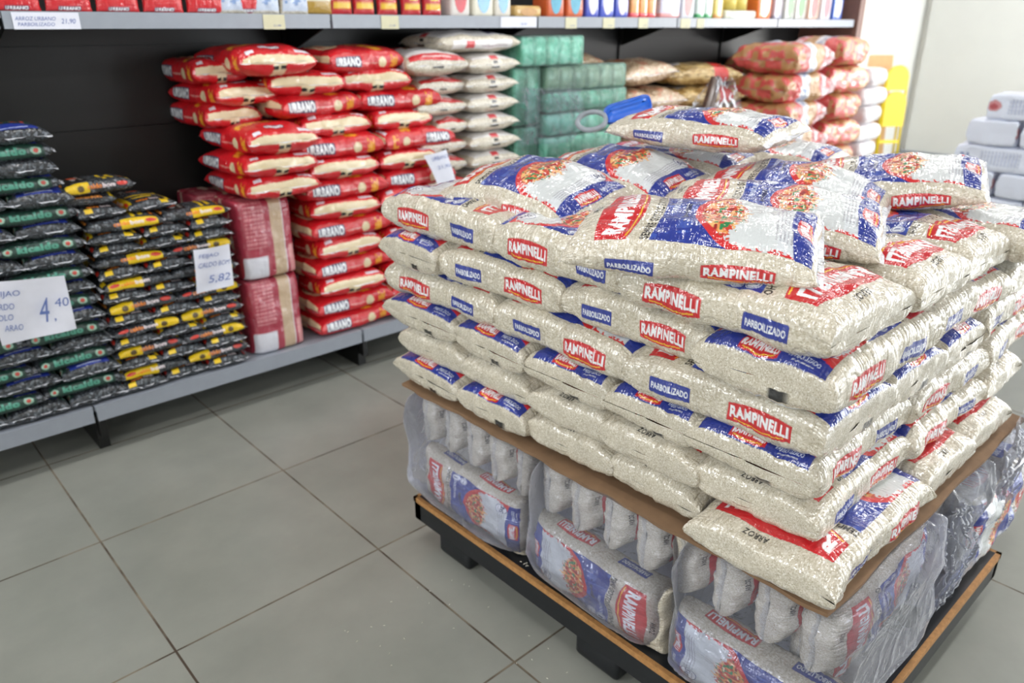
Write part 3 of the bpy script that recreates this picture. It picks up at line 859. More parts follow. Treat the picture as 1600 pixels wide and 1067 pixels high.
def basis(ex, ez):
    ex, ez = Vector(ex), Vector(ez); ey = ez.cross(ex)
    return Matrix((ex, ey, ez)).transposed().to_quaternion()


# wrapped bundles under the cardboard
def stand(c, ex, ez, s, lab, grp, v=0):
    put_bag('rice_bag', RB[v], c, 0, lab, 'rice bag', grp, rot=basis(ex, ez), scale=s)


G2 = 'rice bags inside the clear wrapped bundles'
stand((1.205, 1.41, .235), (0, -1, 0), (-1, 0, 0), (1.0, .62, 1.0), 'rice bag on edge inside the farthest wrapped bundle, blue tail at right', G2, 1)
stand((1.205, .945, .235), (0, 1, 0), (-1, 0, 0), (.98, .64, 1.1), 'rice bag on edge inside the middle wrapped bundle, red logo at right', G2, 0)
stand((1.205, .515, .235), (0, 1, 0), (-1, 0, 0), (.98, .64, 1.1), 'rice bag on edge inside the nearest wrapped bundle, cut off by the photo', G2, 2)
y = 1.655; k = 0
nth = ['first', 'second', 'third', 'fourth', 'fifth', 'sixth', 'seventh', 'eighth', 'ninth', 'tenth', 'eleventh', 'twelfth', 'thirteenth']
while y > .44:
    stand((1.362, y, .412), (1, 0, 0), (0, -1, 0), (1.0, .58, 1.05), 'rice bag on edge under the cardboard, plain end out, %s from far left' % nth[k], G2, k % 3)
    y -= .0985; k += 1
stand((1.42, .515, .335), (1, 0, 0), (0, -1, 0), (1.05, .95, 1.2), 'rice bag with printed front facing right in the near wrapped bundle', G2, 1)
stand((2.10, .50, .275), (-1, 0, 0), (0, -1, 0), (1.05, .88, 1.5), 'rice bag in bulging wrap overhanging the right end of the pallet', G2, 2)
for k, x in enumerate((1.70, 1.80, 1.90)):
    stand((x, .66, .335), (0, 1, 0), (1, 0, 0), (1.0, .95, 1.05), 'rice bag on edge, right side under the cardboard, %s from near corner' % nth[k], G2, k)


def wrap_shell(name, a, b, seed, label, amp=.012, holes=None):
    """loose clear plastic around a bundle: a crumpled closed skin"""
    n = 34; cx = [(a[i] + b[i]) / 2 for i in range(3)]; hx = [(b[i] - a[i]) / 2 for i in range(3)]
    V, F = [], []
    nu_, nv_ = 90, 56
    for i in range(nu_):
        th = 2 * PI * i / nu_
        for j in range(nv_ + 1):
            ph = -PI / 2 + PI * j / nv_
            e = .3
            c, s = math.cos(th), math.sin(th); cp, sp = math.cos(ph), math.sin(ph)
            x = math.copysign(abs(cp) ** e, cp) * math.copysign(abs(c) ** e, c); y_ = math.copysign(abs(cp) ** e, cp) * math.copysign(abs(s) ** e, s); z = math.copysign(abs(sp) ** e, sp)
            wst = 1 - .03 * math.exp(-(z / .12) ** 2)
            V.append((x * hx[0] * wst, y_ * hx[1] * wst, z * hx[2]))
    V = np.array(V)
    P = V + np.array(cx)
    d1 = np.abs(vnoise((P[:, 0] + P[:, 1]) * 9 + P[:, 2] * 5 + 40, P[:, 2] * 14 - P[:, 1] * 6 + 40, seed) - .5) * 2
    d2 = np.abs(vnoise(P[:, 1] * 30 + P[:, 2] * 12 + 40, P[:, 2] * 20 - P[:, 0] * 30 + 90, seed + 1) - .5) * 2
    d = amp * ((1 - d1) ** 3 * .9 + (1 - d2) ** 3 * .12)
    nrm = V / np.array(hx); nrm = np.sign(nrm) * np.abs(nrm) ** 4; nrm /= np.linalg.norm(nrm, axis=1)[:, None] + 1e-9
    nrm[:, 2] = np.where(V[:, 2] < 0, 0, nrm[:, 2])
    V = V + nrm * d[:, None]
    i, j = np.meshgrid(np.arange(nu_), np.arange(nv_), indexing='ij'); m = nv_ + 1
    F = np.stack([i * m + j, ((i + 1) % nu_) * m + j, ((i + 1) % nu_) * m + j + 1, i * m + j + 1], -1).reshape(-1, 4)
    o = link(name, mesh_from(name, V, F, [M['wrap']]), None, tuple(cx))
    tag(o, label, 'plastic wrap', 'clear plastic wraps of the bundles')
    return o


wrap_shell('bundle_wrap', (1.088, 1.175, .152), (1.56, 1.68, .492), 3, 'clear plastic wrap around the farthest bundle on the left side')
wrap_shell('bundle_wrap', (1.088, .745, .152), (1.56, 1.165, .492), 8, 'clear plastic wrap around the middle bundle on the left side')
wrap_shell('bundle_wrap', (1.088, .365, .152), (1.66, .735, .492), 13, 'clear plastic wrap around the near corner bundle')
wrap_shell('bundle_wrap', (1.66, .385, .152), (1.97, .84, .492), 17, 'clear plastic wrap around the bundle on the right side', .02)
wrap_shell('bundle_wrap', (1.86, .40, .155), (2.36, .60, .42), 21, 'clear plastic wrap bulging past the right end of the pallet', .016)


def flap(pts_a, pts_b, seed, label, amp=.007, n=40):
    """free plastic tail: surface between two edge lines, crumpled"""
    V = []
    def ev(pts, t):
        t *= len(pts) - 1; i = min(int(t), len(pts) - 2); f = t - i
        return Vector(pts[i]).lerp(Vector(pts[i + 1]), f)
    o0 = Vector(pts_a[0])
    gi, gj = np.meshgrid(np.arange(n + 1.), np.arange(n + 1.), indexing='ij')
    nz = vnoise(gi / 6 + gj / 9 + 20, gj / 5 - gi / 11 + 20, seed); nz2 = vnoise(gi / 11 + 5, gj / 9 + 5, seed + 4)
    for i in range(n + 1):
        a_, b_ = ev(pts_a, i / n), ev(pts_b, i / n)
        for j in range(n + 1):
            p = a_.lerp(b_, j / n)
            q = amp * (2.2 * (1 - abs(2 * nz[i, j] - 1)) ** 3 - .6 + .8 * nz2[i, j])
            p = p + Vector((q * .6, -q, q * .3)); V.append(tuple(p - o0))
    F = [(i * (n + 1) + j, (i + 1) * (n + 1) + j, (i + 1) * (n + 1) + j + 1, i * (n + 1) + j + 1) for i in range(n) for j in range(n)]
    o = link('plastic_flap', mesh_from('plastic_flap', V, F, [M['wrap']]), None, tuple(o0))
    tag(o, label, 'plastic wrap'); return o


flap([(1.60, .40, .46), (1.66, .38, .30), (1.60, .385, .20)], [(1.72, .385, .48), (1.78, .355, .33), (1.70, .37, .22)], 1, 'crumpled clear plastic tail at the near end of the right side')
flap([(2.02, .40, .50), (2.0, .39, .40), (1.9, .385, .3)], [(2.26, .41, .55), (2.2, .37, .42), (2.02, .37, .3)], 4, 'crumpled clear plastic tail under the right end of the cardboard')

# grains spilled on the floor and deck beside the pallet
gv, gf = [], []
gr_ = random.Random(5)
for q in range(60):
    if q < 44: x, y, z = gr_.uniform(.72, 1.09), gr_.uniform(.7, 1.45), .0008
    else: x, y, z = gr_.uniform(1.12, 1.16), gr_.uniform(1.12, 1.2), .1508
    a = gr_.uniform(0, PI); dx, dy = math.cos(a) * .0032, math.sin(a) * .0032; n = len(gv)
    gv += [(x - dx, y - dy, z), (x + dy * .3, y - dx * .3, z), (x + dx, y + dy, z), (x - dy * .3, y + dx * .3, z), (x, y, z + .0016)]
    gf += [(n, n + 1, n + 4), (n + 1, n + 2, n + 4), (n + 2, n + 3, n + 4), (n + 3, n, n + 4)]
me = bpy.data.meshes.new('spilled_rice'); me.from_pydata(gv, [], gf); me.materials.append(plain('loose_rice_grain', (226, 222, 206), .5, var=.05)); me.update()
tag(link('spilled_rice', me), 'loose rice grains scattered on the floor tiles beside the black pallet', 'rice grains', kind='stuff')
# ------------------------------------------------------------------ goods on the lower shelf
AC = [art_caldo(0), art_caldo(1)]; AK = [art_kica(0), art_kica(1)]
CB = [bag_mesh('bean_bag_%d' % k, AC[k % 2], M['bean'], .235, .16, .046, 200 + k, step=.0024, nx=3.4, ny=2.8, flat=.15, lump=.003, crease=.0014, fin=.01) for k in range(3)]
KB = [bag_mesh('green_bean_bag_%d' % k, AK[k % 2], M['bean'], .25, .185, .054, 230 + k, step=.0026, nx=3.4, ny=2.8, flat=.15, lump=.003, crease=.0014, fin=.01) for k in range(3)]
AU = art_urbano(); AW = art_whitebag(); AWR = art_whitebag(True)
UB = [bag_mesh('red_rice_bag_%d' % k, AU, M['rice_far'], .38, .315, T, 260 + k, step=.0034, nx=nx + .8, ny=3.1, flat=.12, lump=.005, crease=.002, fin=.012) for k, (nx, T) in enumerate(((3.6, .088), (3.2, .088), (2.7, .115)))]
WB = [bag_mesh('white_rice_bag_%d' % k, AW, M['rice_far'], .36, .32, .09, 280 + k, step=.0036, nx=3.2, ny=2.3, flat=.15, ear=.02, lump=.004, crease=.0015, fin=.012) for k in range(2)]
WR = [bag_mesh('red_tail_rice_bag_%d' % k, AWR, M['rice_far'], .36, .30, T, 290 + k, step=.0036, nx=3.2, ny=2.6, flat=.15, lump=.004, crease=.0015, fin=.012) for k, T in enumerate((.09, .12))]
rd = random.Random(12)


def on_shelf(kind, meshes, base, x0, x1, z, h, how, label, cat, group, yf=2.815, v=None, yawj=2.0, tilt=0):
    """how: S long side A, B long side B, T tail out, H head out; front edge at y=yf"""
    L, W, T = base
    v = rd.randrange(len(meshes)) if v is None else v
    yaw = {'S': 0, 'B': 180, 'T': -90, 'H': 90}[how]
    w = x1 - x0; dep = W if how in 'SB' else L
    sx, sy = ((w / L, 1) if how in 'SB' else (1, w / W))
    return put_bag(kind, meshes[v], ((x0 + x1) / 2, yf + dep / 2 + rd.uniform(-.008, .008), z), math.radians(yaw + rd.uniform(-yawj, yawj)), label, cat, group,
                   scale=(sx, sy, h / T), tilt=(0, math.radians(tilt)))


def fillx(x1, w, xmin):
    out = []
    while x1 > xmin: out.append((x1 - w, x1)); x1 -= w + .004
    return out


def nthw(n): return ['lowest', 'second', 'third', 'fourth', 'fifth', 'sixth', 'seventh', 'eighth', 'ninth', 'tenth', 'eleventh', 'twelfth', 'thirteenth', 'fourteenth', 'fifteenth', 'sixteenth', 'seventeenth', 'eighteenth', 'nineteenth'][n]


place = ['rightmost', 'second from the right', 'third from the right', 'fourth from the right']
for k in range(19):
    side = k % 2 == 1
    xe = .645 + .035 * max(0, (9 - k)) / 9 - (.0 if k < 15 else .03)
    for n, (a, b) in enumerate(fillx(xe, .25 if side else .185, .16 if k < 17 else .40)):
        on_shelf('bean_bag', KB, (.25, .185, .046), a, b, .195 + .0505 * k, .058, 'S' if side else 'T',
                 '1kg bean bag, green label, %s layer of the left pile, %s' % (nthw(k), place[n].replace(' from the right', ' from right')), 'bean bag', 'green labelled bean bags in the left pile')
for k in range(13):
    side = k % 2 == 1
    for n, (a, b) in enumerate(fillx(1.148, .236 if side else .157, .68)):
        on_shelf('bean_bag', CB, (.235, .16, .040), a, b, .195 + .0425 * k, .051, 'SB'[(k // 2 + n) % 2] if side else 'T',
                 '1kg bean bag, yellow label, %s layer of the middle pile, %s' % (nthw(k), place[n].replace(' from the right', ' from right')), 'bean bag', 'yellow labelled bean bags in the second pile')
for a, b, z, how, wd, yf in ((.995, 1.15, .7475, 'T', 'under the rightmost top one', 2.815), (.84, .99, .7475, 'T', 'in the middle near the top', 2.815), (.67, .835, .7475, 'T', 'near the top beside the green labelled pile', 2.815),
                             (.915, 1.15, .79, 'S', 'topmost at the right, above the price note', 2.82), (.665, .91, .79, 'S', 'on the left near the top, yellow patch at its left', 2.81),
                             (.80, .965, .835, 'T', 'lying alone on top in the middle', 2.86), (.64, .795, .835, 'T', 'third from the top at the left', 2.84), (.63, .79, .878, 'H', 'second from the top at the left', 2.86),
                             (.62, .84, .92, 'S', 'topmost of all at the left', 2.85)):
    on_shelf('bean_bag', CB, (.235, .16, .040), a, b, z, .05, how, '1kg bean bag, yellow label, ' + wd, 'bean bag', 'yellow labelled bean bags in the second pile', yf=yf, yawj=8)

# red rice bags
hr = .0832
for k in range(13):
    z = .195 + hr * k
    side = k in (0, 1, 3, 5, 7, 9, 11)
    segs = [(1.475, 1.85), (1.856, 2.23)] if side else [(1.50, 1.82), (1.825, 2.13)]
    if k == 11: segs = [(1.40, 1.78), (1.80, 2.18)]
    if k == 12: segs = [(1.41, 1.72), (1.74, 2.05)]
    for n, (a, b) in enumerate(segs):
        on_shelf('rice_bag', UB, (.38, .315, .078), a, b, z, hr + .014, ('S' if (k + n) % 4 != 2 else 'B') if side else 'T',
                 '5kg red rice bag, %s layer of the red pile, %s' % (nthw(k), ['left of two', 'right of two'][n]), 'rice bag', 'red rice bags on the shelf', v=rd.randrange(2),
                 yf=2.81 + (.03 if k > 9 else 0), yawj=3 if k < 11 else 9)
for a, b, z, how, wd, yf, v, yj in ((1.20, 1.50, .835, 'T', 'lowest of three stacked on the pink wrapped bundle', 2.74, 0, 5), (1.19, 1.49, .918, 'T', 'middle of three stacked on the pink wrapped bundle', 2.73, 1, 5), (1.21, 1.50, 1.0, 'T', 'upper of three stacked on the pink wrapped bundle', 2.73, 2, 5),
                                    (1.16, 1.38, 1.085, 'T', 'at the back left, cream strip showing', 2.93, 0, 6), (1.18, 1.44, 1.165, 'T', 'at the back left near the top', 2.90, 1, 8), (1.15, 1.36, 1.245, 'T', 'just under the topmost at the left', 2.95, 0, 8),
                                    (1.25, 1.56, 1.275, 'T', 'topmost at the left, with gold picture', 2.80, 2, 8), (1.62, 2.0, 1.265, 'S', 'topmost in the middle, tilted to the front', 2.84, 2, 12)):
    on_shelf('rice_bag', UB, (.38, .315, .078 if v < 2 else .1), a, b, z, hr + .008 if v < 2 else .105, how, '5kg red rice bag ' + wd, 'rice bag', 'red rice bags on the shelf', yf=yf, v=v, yawj=yj)
for k in range(13):
    on_shelf('rice_bag', WB, (.36, .32, .08), 2.335, 2.655, .195 + .0872 * k, .092, 'T', '5kg pale rice bag with small red square, %s layer up' % nthw(k), 'rice bag', 'pale rice bags stacked right of the red ones', yf=2.83)
on_shelf('rice_bag', WB, (.36, .32, .08), 2.20, 2.66, 1.335, .095, 'B', '5kg pale rice bag with small red square, topmost, nearly touching the shelf above', 'rice bag', 'pale rice bags stacked right of the red ones', yf=2.83)
for k in range(12):
    on_shelf('rice_bag', WR, (.36, .30, .08), 2.07 if k not in (0, 1, 3, 5, 7, 9) else 2.16, 2.335, .195 + .0872 * k, .092, 'T', '5kg clear rice bag with red tail band, %s layer up' % nthw(k), 'rice bag', 'red tailed rice bags beside the red ones', yf=2.85, v=0)
on_shelf('rice_bag', WR, (.36, .30, .108), 2.02, 2.32, 1.243, .115, 'T', '5kg clear rice bag with red tail band, topmost, picture of food in front', 'rice bag', 'red tailed rice bags beside the red ones', yf=2.80, v=1, yawj=10)


def blk_art(fn, L, P, r=.5):
    a = Art(L, P, r); fn(a, a.X, a.S); return a


def bund(a, X, S):
    a.put(X > -1, (168, 52, 72)); a.put(abs(S - 40) < 26, (196, 170, 140)); a.put((abs(S - 66) < 3), (224, 214, 220))
    a.dashes(20, 170, -90, -10, (214, 130, 140), 9, al=.9)
    a.rect(186, 284, -112, -14, (216, 216, 226), rad=6); a.put((X > 250) & (X < 274) & (S > -90) & (S < -36) & (np.mod(S, 5) < 2.6), (60, 80, 120))
    a.put((S > 80) & (X > 170) & (S < 130), (216, 150, 150))
    a.put((abs(S) > 150) & (vnoise(X / 26, S / 26, 4) > .66), (220, 190, 170))


BU = bag_mesh('wrapped_bundle', blk_art(bund, 300, 760), M['rice_far'], .315, .30, .25, 400, step=.005, nx=9, ny=6, flat=0, ear=.02, lump=.006, crease=.003, fin=.006)
for z, wd in ((.197, 'lower'), (.515, 'upper')):
    put_bag('wrapped_bundle', BU, (1.30, 2.945, z + .155), 0, 'red rice bundle in pinkish plastic, %s of two under the red bags' % wd, 'bundle', 'pink wrapped bundles', rot=basis((0, 0, -1), (0, -1, 0)), scale=(1, .8, 1.0), nofin=True)
    # (front of the bundle faces the aisle, its base is at the back)
for o in [o for o in COL.objects if o.get('category') == 'bundle']: o.location.y = 3.065
for i, (z, wd) in enumerate(((.197, 'lower'), (.515, 'upper'))):
    put_bag('wrapped_bundle', BU, (1.235, 3.27, z + .155), 0, 'red rice bundle in pinkish plastic, %s of two at the back of the shelf' % wd, 'bundle', 'pink wrapped bundles', rot=basis((0, 0, -1), (0, -1, 0)), scale=(1, .8, .8), nofin=True)


def mottled(name, c1, c2, scale=12, rough=.25, coat=.8, bump=.006, c3=None):
    m, nt, b = new_mat(name)
    tc = N(nt, 'ShaderNodeTexCoord'); n = N(nt, 'ShaderNodeTexNoise', Scale=scale, Detail=5., Distortion=.7); r = N(nt, 'ShaderNodeValToRGB')
    nt.links.new(tc.outputs['Object'], n.inputs['Vector']); nt.links.new(n.outputs['Fac'], r.inputs[0]); nt.links.new(r.outputs[0], b.inputs['Base Color'])
    r.color_ramp.elements[0].position = .38; r.color_ramp.elements[0].color = (*srgb(*c1), 1); r.color_ramp.elements[1].position = .62; r.color_ramp.elements[1].color = (*srgb(*c2), 1)
    if c3: e = r.color_ramp.elements.new(.5); e.color = (*srgb(*c3), 1)
    bp = N(nt, 'ShaderNodeBump', Strength=1., Distance=bump); nt.links.new(n.outputs['Fac'], bp.inputs['Height'])
    b.inputs['Roughness'].default_value = rough; b.inputs['Coat Weight'].default_value = coat
    nt.links.new(bp.outputs[0], b.inputs['Normal'])
    return m


def ribbed_pack(x0, x1, y0, y1, z0, z1, n, m, label, topmat=None, rows=1):
    """shrink-wrapped pack of upright packets: one body with vertical bulges, cap strip, clear wrap"""
    t = empty('packet_bundle', ((x0 + x1) / 2, (y0 + y1) / 2, z0)); tag(t, label, 'packet bundle', 'green shrink wrapped packs')
    w, dp, h = x1 - x0, y1 - y0, z1 - z0
    for i in range(n):
        f = MB(); a = -w / 2 + w * i / n; f.rbox((a + .001, -dp / 2, .001), (a + w / n - .001, dp / 2, h - .004), min(w / n, h) * .22)
        f.build('packet', m if not (topmat and i % 3 == 0) else topmat, t)
    MB().rbox((-w / 2 - .004, -dp / 2 - .004, 0), (w / 2 + .004, dp / 2 + .004, h), .012).build('wrap', M['wrapg'], t)


M['wrapg'] = clear_film('greenish_shrink_film', tint=(.8, 1, .93), cover=.16, crease=.01, scale=26, milk=(.6, .85, .78))
M['teal'] = mottled('teal_packets', (84, 190, 160), (206, 246, 238), 16, c3=(150, 230, 212))
M['tealdark'] = mottled('deep_green_packets', (30, 130, 100), (110, 200, 176), 14, c3=(60, 160, 134))
M['olive'] = mottled('tan_green_packets', (120, 132, 108), (190, 184, 160), 12)
ribbed_pack(2.70, 3.13, 2.86, 3.15, 1.265, 1.405, 5, M['teal'], 'pale green shrink wrapped pack, topmost left of the green packs', M['teal'])
ribbed_pack(2.68, 2.86, 2.90, 3.2, .98, 1.262, 2, M['tealdark'], 'dark green shrink wrapped pack behind the crumpled clear bag')
ribbed_pack(2.88, 3.49, 2.87, 3.0, 1.14, 1.262, 6, M['olive'], 'clear topped pack with tan contents, second from the top')
ribbed_pack(2.88, 3.49, 2.86, 3.2, 1.035, 1.137, 6, M['tealdark'], 'green shrink wrapped pack directly under the tan one')
ribbed_pack(2.88, 3.49, 2.86, 3.2, .92, 1.032, 6, M['teal'], 'pale green shrink wrapped pack in the middle of the right stack')
ribbed_pack(2.86, 3.45, 2.85, 3.2, .79, .917, 6, M['teal'], 'pale green shrink wrapped pack low in the right stack, partly behind the rice')
ribbed_pack(2.86, 3.45, 2.85, 3.2, .49, .787, 6, M['teal'], 'tall pale green pack near the bottom behind the rice stack')
ribbed_pack(2.70, 3.45, 2.85, 3.2, .197, .487, 6, M['teal'], 'lowest wide pale green pack behind the rice stack')
ribbed_pack(2.69, 2.85, 2.90, 3.2, .49, .977, 2, M['tealdark'], 'dark green tall pack beside the pale rice bags')
fl = flap([(2.66, 2.84, 1.17), (2.68, 2.82, 1.02), (2.66, 2.84, .9)], [(2.98, 2.74, 1.16), (3.02, 2.72, 1.0), (2.92, 2.74, .9)], 7, 'empty crumpled clear plastic bag hanging between pale rice and green packs', .009)

# tan grain bags, pasta bags
def tan(a, X, S):
    a.put((vnoise(X / 40, S / 30, 3) > .7) & (abs(S) < 120), (206, 120, 90), .6); a.put((abs(S) < 110) & (abs(X - 200) < 18) & (vnoise(X / 9, S / 9, 5) > .45), (200, 96, 70), .8)


def pasta(a, X, S):
    a.put((X > 250) & (X < 318), (206, 40, 36)); a.put((X > 268) & (X < 300) & (abs(S) < 60) & (vnoise(X / 7, S / 7, 2) > .5), (240, 226, 220))
    a.rect(60, 112, -80, 50, (200, 200, 206)); a.dashes(66, 106, -70, 40, (120, 120, 130), 8); a.ell(150, 20, 22, 36, (50, 90, 160))


TA = [bag_mesh('tan_bag_%d' % k, blk_art(tan, 400, 700), M['brown'], .40, .42, .14, 420 + k, step=.006, nx=2.7, ny=2.5, flat=.15, lump=.006, crease=.004, fin=.02) for k in range(2)]
M['pasta'] = film_bag('pasta_in_film', [(.0, (150, 116, 60)), (.4, (196, 160, 96)), (.8, (222, 192, 130)), (1., (238, 214, 160))], grain=60., crease=.006, stretch=(.5, 1.5, 1.5))
PA = [bag_mesh('pasta_bag_%d' % k, blk_art(pasta, 400, 700), M['pasta'], .55, .40, .15, 440 + k, step=.006, nx=2.6, ny=2.4, flat=.15, lump=.008, crease=.004, fin=.02) for k in range(2)]
for k, (z, xs) in enumerate(((.197, ((3.52, 3.9), (3.92, 4.3))), (.33, ((3.52, 3.9), (3.92, 4.3))), (.46, ((3.52, 3.9), (3.92, 4.3))), (.59, ((3.5, 3.88), (3.9, 4.28))), (.72, ((3.5, 3.88), (3.90, 4.28))), (.85, ((3.50, 3.86), (3.87, 4.2))), (.98, ((3.495, 3.78), (3.72, 4.04))), (1.13, ((3.51, 3.98),)))):
    for n, (a, b) in enumerate(xs):
        on_shelf('grain_bag', TA, (.42, .42, .125), a, b, z, .138, 'T', 'tan grain bag in clear film, %s layer, %s of two' % (nthw(k), ['left', 'right'][n]), 'grain bag', 'tan grain bags right of the green packs', yf=2.84 if k < 7 else 2.87, yawj=5, tilt=0 if k < 7 else 3)
o = on_shelf('grain_bag', TA, (.42, .42, .125), 3.16, 3.54, 1.139, .165, 'T', 'tan grain bag in clear film lying behind the tan green pack', 'grain bag', 'tan grain bags right of the green packs', yf=3.01)
o.scale.x = .58; o.location.y = 3.14
for k, (x, z, yw, wd) in enumerate(((4.30, 1.15, -40, 'with white sticker and red band, topmost'), (4.36, 1.02, -30, 'just under the topmost'), (4.62, .90, -20, 'at the right, red print on its side'), (4.60, .77, -25, 'fourth down'),
                                    (4.6, .64, -10, 'fifth down'), (4.6, .51, -8, 'sixth down'), (4.6, .38, -14, 'seventh down'), (4.6, .24, -6, 'at the bottom on the shelf'))):
    put_bag('pasta_bag', PA[k % 2], (x, 3.015, z - .04), math.radians(yw * .6), 'yellow pasta bag in clear film, ' + wd, 'pasta bag', 'pasta bags beside the grain bags', scale=(.95, .9, .95))

# the wooden scoop handles in a clear bag, and the blue lid with a ring, among the goods
M['wood'] = plain('dark_brown_bars', (74, 50, 38), .4, var=.3, scale=20)
for k, (dx, wd) in enumerate(((0, 'left'), (.055, 'right'))):
    o = MB().rbox((-.02, -.012, 0), (.02, .012, .24), .008).build('wafer_stick', M['wood'], None, (3.33 + dx, 2.30 + dx * .3, .95), (math.radians(-8), math.radians(33), 0))
    tag(o, 'dark brown stick in clear plastic behind the topmost rice bag, %s of two' % wd, 'stick', 'brown sticks')
    o.location = (3.20 + dx, 2.16 + dx * .2, 1.02)
fl = flap([(3.1, 2.22, .98), (3.2, 2.22, 1.1), (3.33, 2.22, 1.22)], [(3.5, 2.12, .98), (3.48, 2.12, 1.08), (3.40, 2.14, 1.22)], 9, 'clear plastic bag around the brown sticks behind the top rice bag', .004)
# dump bin: a low rack behind the pallet that carries the sticks is not in view; the sticks stand in a carton
bx = MB().box((3.02, 2.0, 0), (3.6, 2.34, .985)).build('carton', M['card'])
tag(bx, 'tall brown carton behind the rice pallet that holds the brown sticks', 'carton')
lid = empty('blue_lid', (1.95, 1.62, 1.165), (0, 0, math.radians(-132.6))); tag(lid, 'blue plastic scoop lid with grey ring lying behind the topmost rice bag', 'lid')
M['bluep'] = plain('blue_plastic', (40, 104, 214), .3, var=.05); M['greyp'] = plain('grey_ring_plastic', (150, 158, 166), .3)
MB().rbox((-.035, -.075, 0), (.035, .075, .03), .025).build('lid_body', M['bluep'], lid, (0, .03, 0.03), (math.radians(22), math.radians(38), 0))
ring = MB().tube([(.045 * math.cos(t), .045 * math.sin(t), .008) for t in [i * PI / 14 for i in range(29)]], .008, 8, cap=False)
ring.build('ring', M['greyp'], lid, (0, -.085, .0), (math.radians(10), math.radians(30), 0))

# ------------------------------------------------------------------ goods on the upper shelf
def pouch_mesh(name, w, h, c1, c2, c3, seed, patch=True):
    def fn(a, X, S):
        a.put(X > -1, c1)
        a.ell(95, 0, 46, 52, c2)
        a.ell(95, 0, 26, 30, c3)
        a.rect(150, 172, -50, 50, c2)
        a.put((X > 184) & (X < 200), c1)
    return bag_mesh(name, blk_art(fn, 200, 300, .5), M['rice_far'], h, w, .05, seed, step=.005, nx=3.2, ny=2.6, flat=0, ear=.03, lump=.003, crease=.001, fin=.005)


def upright(name, me, x, z, w0, label, cat, group, yf=2.885, lean=0, th=.05):
    # bag standing up: head up, front towards the aisle
    o = put_bag(name, me, (x, yf + th, z + w0 / 2 + .003), 0, label, cat, group, rot=basis((0, 0, -1), (0, -1, 0)), nofin=True)
    return o


ZU = ZS + .001
pm = pouch_mesh('small_red_rice', .135, .20, (206, 22, 34), (228, 206, 170), (206, 22, 34), 500)
def mini(a, X, S):
    a.put(X > -1, (206, 22, 34)); a.ell(128, -26, 12, 12, (226, 206, 168)); a.ell(128, 26, 12, 12, (226, 206, 168)); a.rect(176, 188, -32, 32, (70, 60, 90), rad=2); a.text('URBANO', 182, 0, 60, 11, 90, WHITE, .04)
pm = bag_mesh('small_red_rice', blk_art(mini, 200, 300, 1.), M['rice_far'], .2, .135, .05, 501, step=.003, nx=3.4, ny=2.6, flat=0, ear=.03, lump=.003, crease=.001, fin=.004)
xs = [.62 + .147 * i for i in range(6)]
for i, x in enumerate(xs):
    upright('rice_bag', pm, x, ZU, .2, 'small red rice bag standing on the upper shelf, %s of six from the left' % ['first', 'second', 'third', 'fourth', 'fifth', 'sixth'][i], 'rice bag', 'small red rice bags on the upper shelf')
def cl(a, X, S): a.put((abs(S) < 60) & (X > 110) & (X < 182), (196, 206, 224)); a.put((abs(S) < 52) & (X > 130) & (X < 165) & (vnoise(X / 6, S / 14, 3) > .5), (120, 150, 200))
pc = bag_mesh('clear_small_bag', blk_art(cl, 200, 300), M['rice_far'], .2, .115, .05, 502, step=.005, nx=3.4, ny=2.6, flat=0, ear=.03, lump=.003, crease=.001, fin=.004)
for i in range(3): upright('rice_bag', pc, 1.33 + .122 * (i - .35) + .02, ZU, .2, 'small clear bag with pale blue print on the upper shelf, %s of three' % ['first', 'second', 'third'][i], 'rice bag', 'clear small bags on the upper shelf')
def gold(a, X, S): a.put(X > 150, (176, 140, 50)); a.put(X <= 150, (220, 214, 190))
pg = bag_mesh('gold_small_bag', blk_art(gold, 200, 300), M['rice_far'], .2, .13, .05, 503, step=.006, nx=3.2, ny=2.6, flat=0, fin=.004)
upright('corn_bag', pg, 1.645, ZU, .2, 'small gold and cream bag on the upper shelf above a joint of the rail', 'bag', None)
ps = pouch_mesh('sugar_pack_red', .10, .2, (196, 26, 40), (238, 196, 60), (60, 90, 170), 504)
for i, x in enumerate((1.755, 1.86, 1.975, 2.095, 2.205)):
    upright('flour_pack', ps, x, ZU, .2, 'red pack with yellow ring on the upper shelf, %s of five' % ['first', 'second', 'third', 'fourth', 'fifth'][i], 'pack', 'red packs with yellow ring')
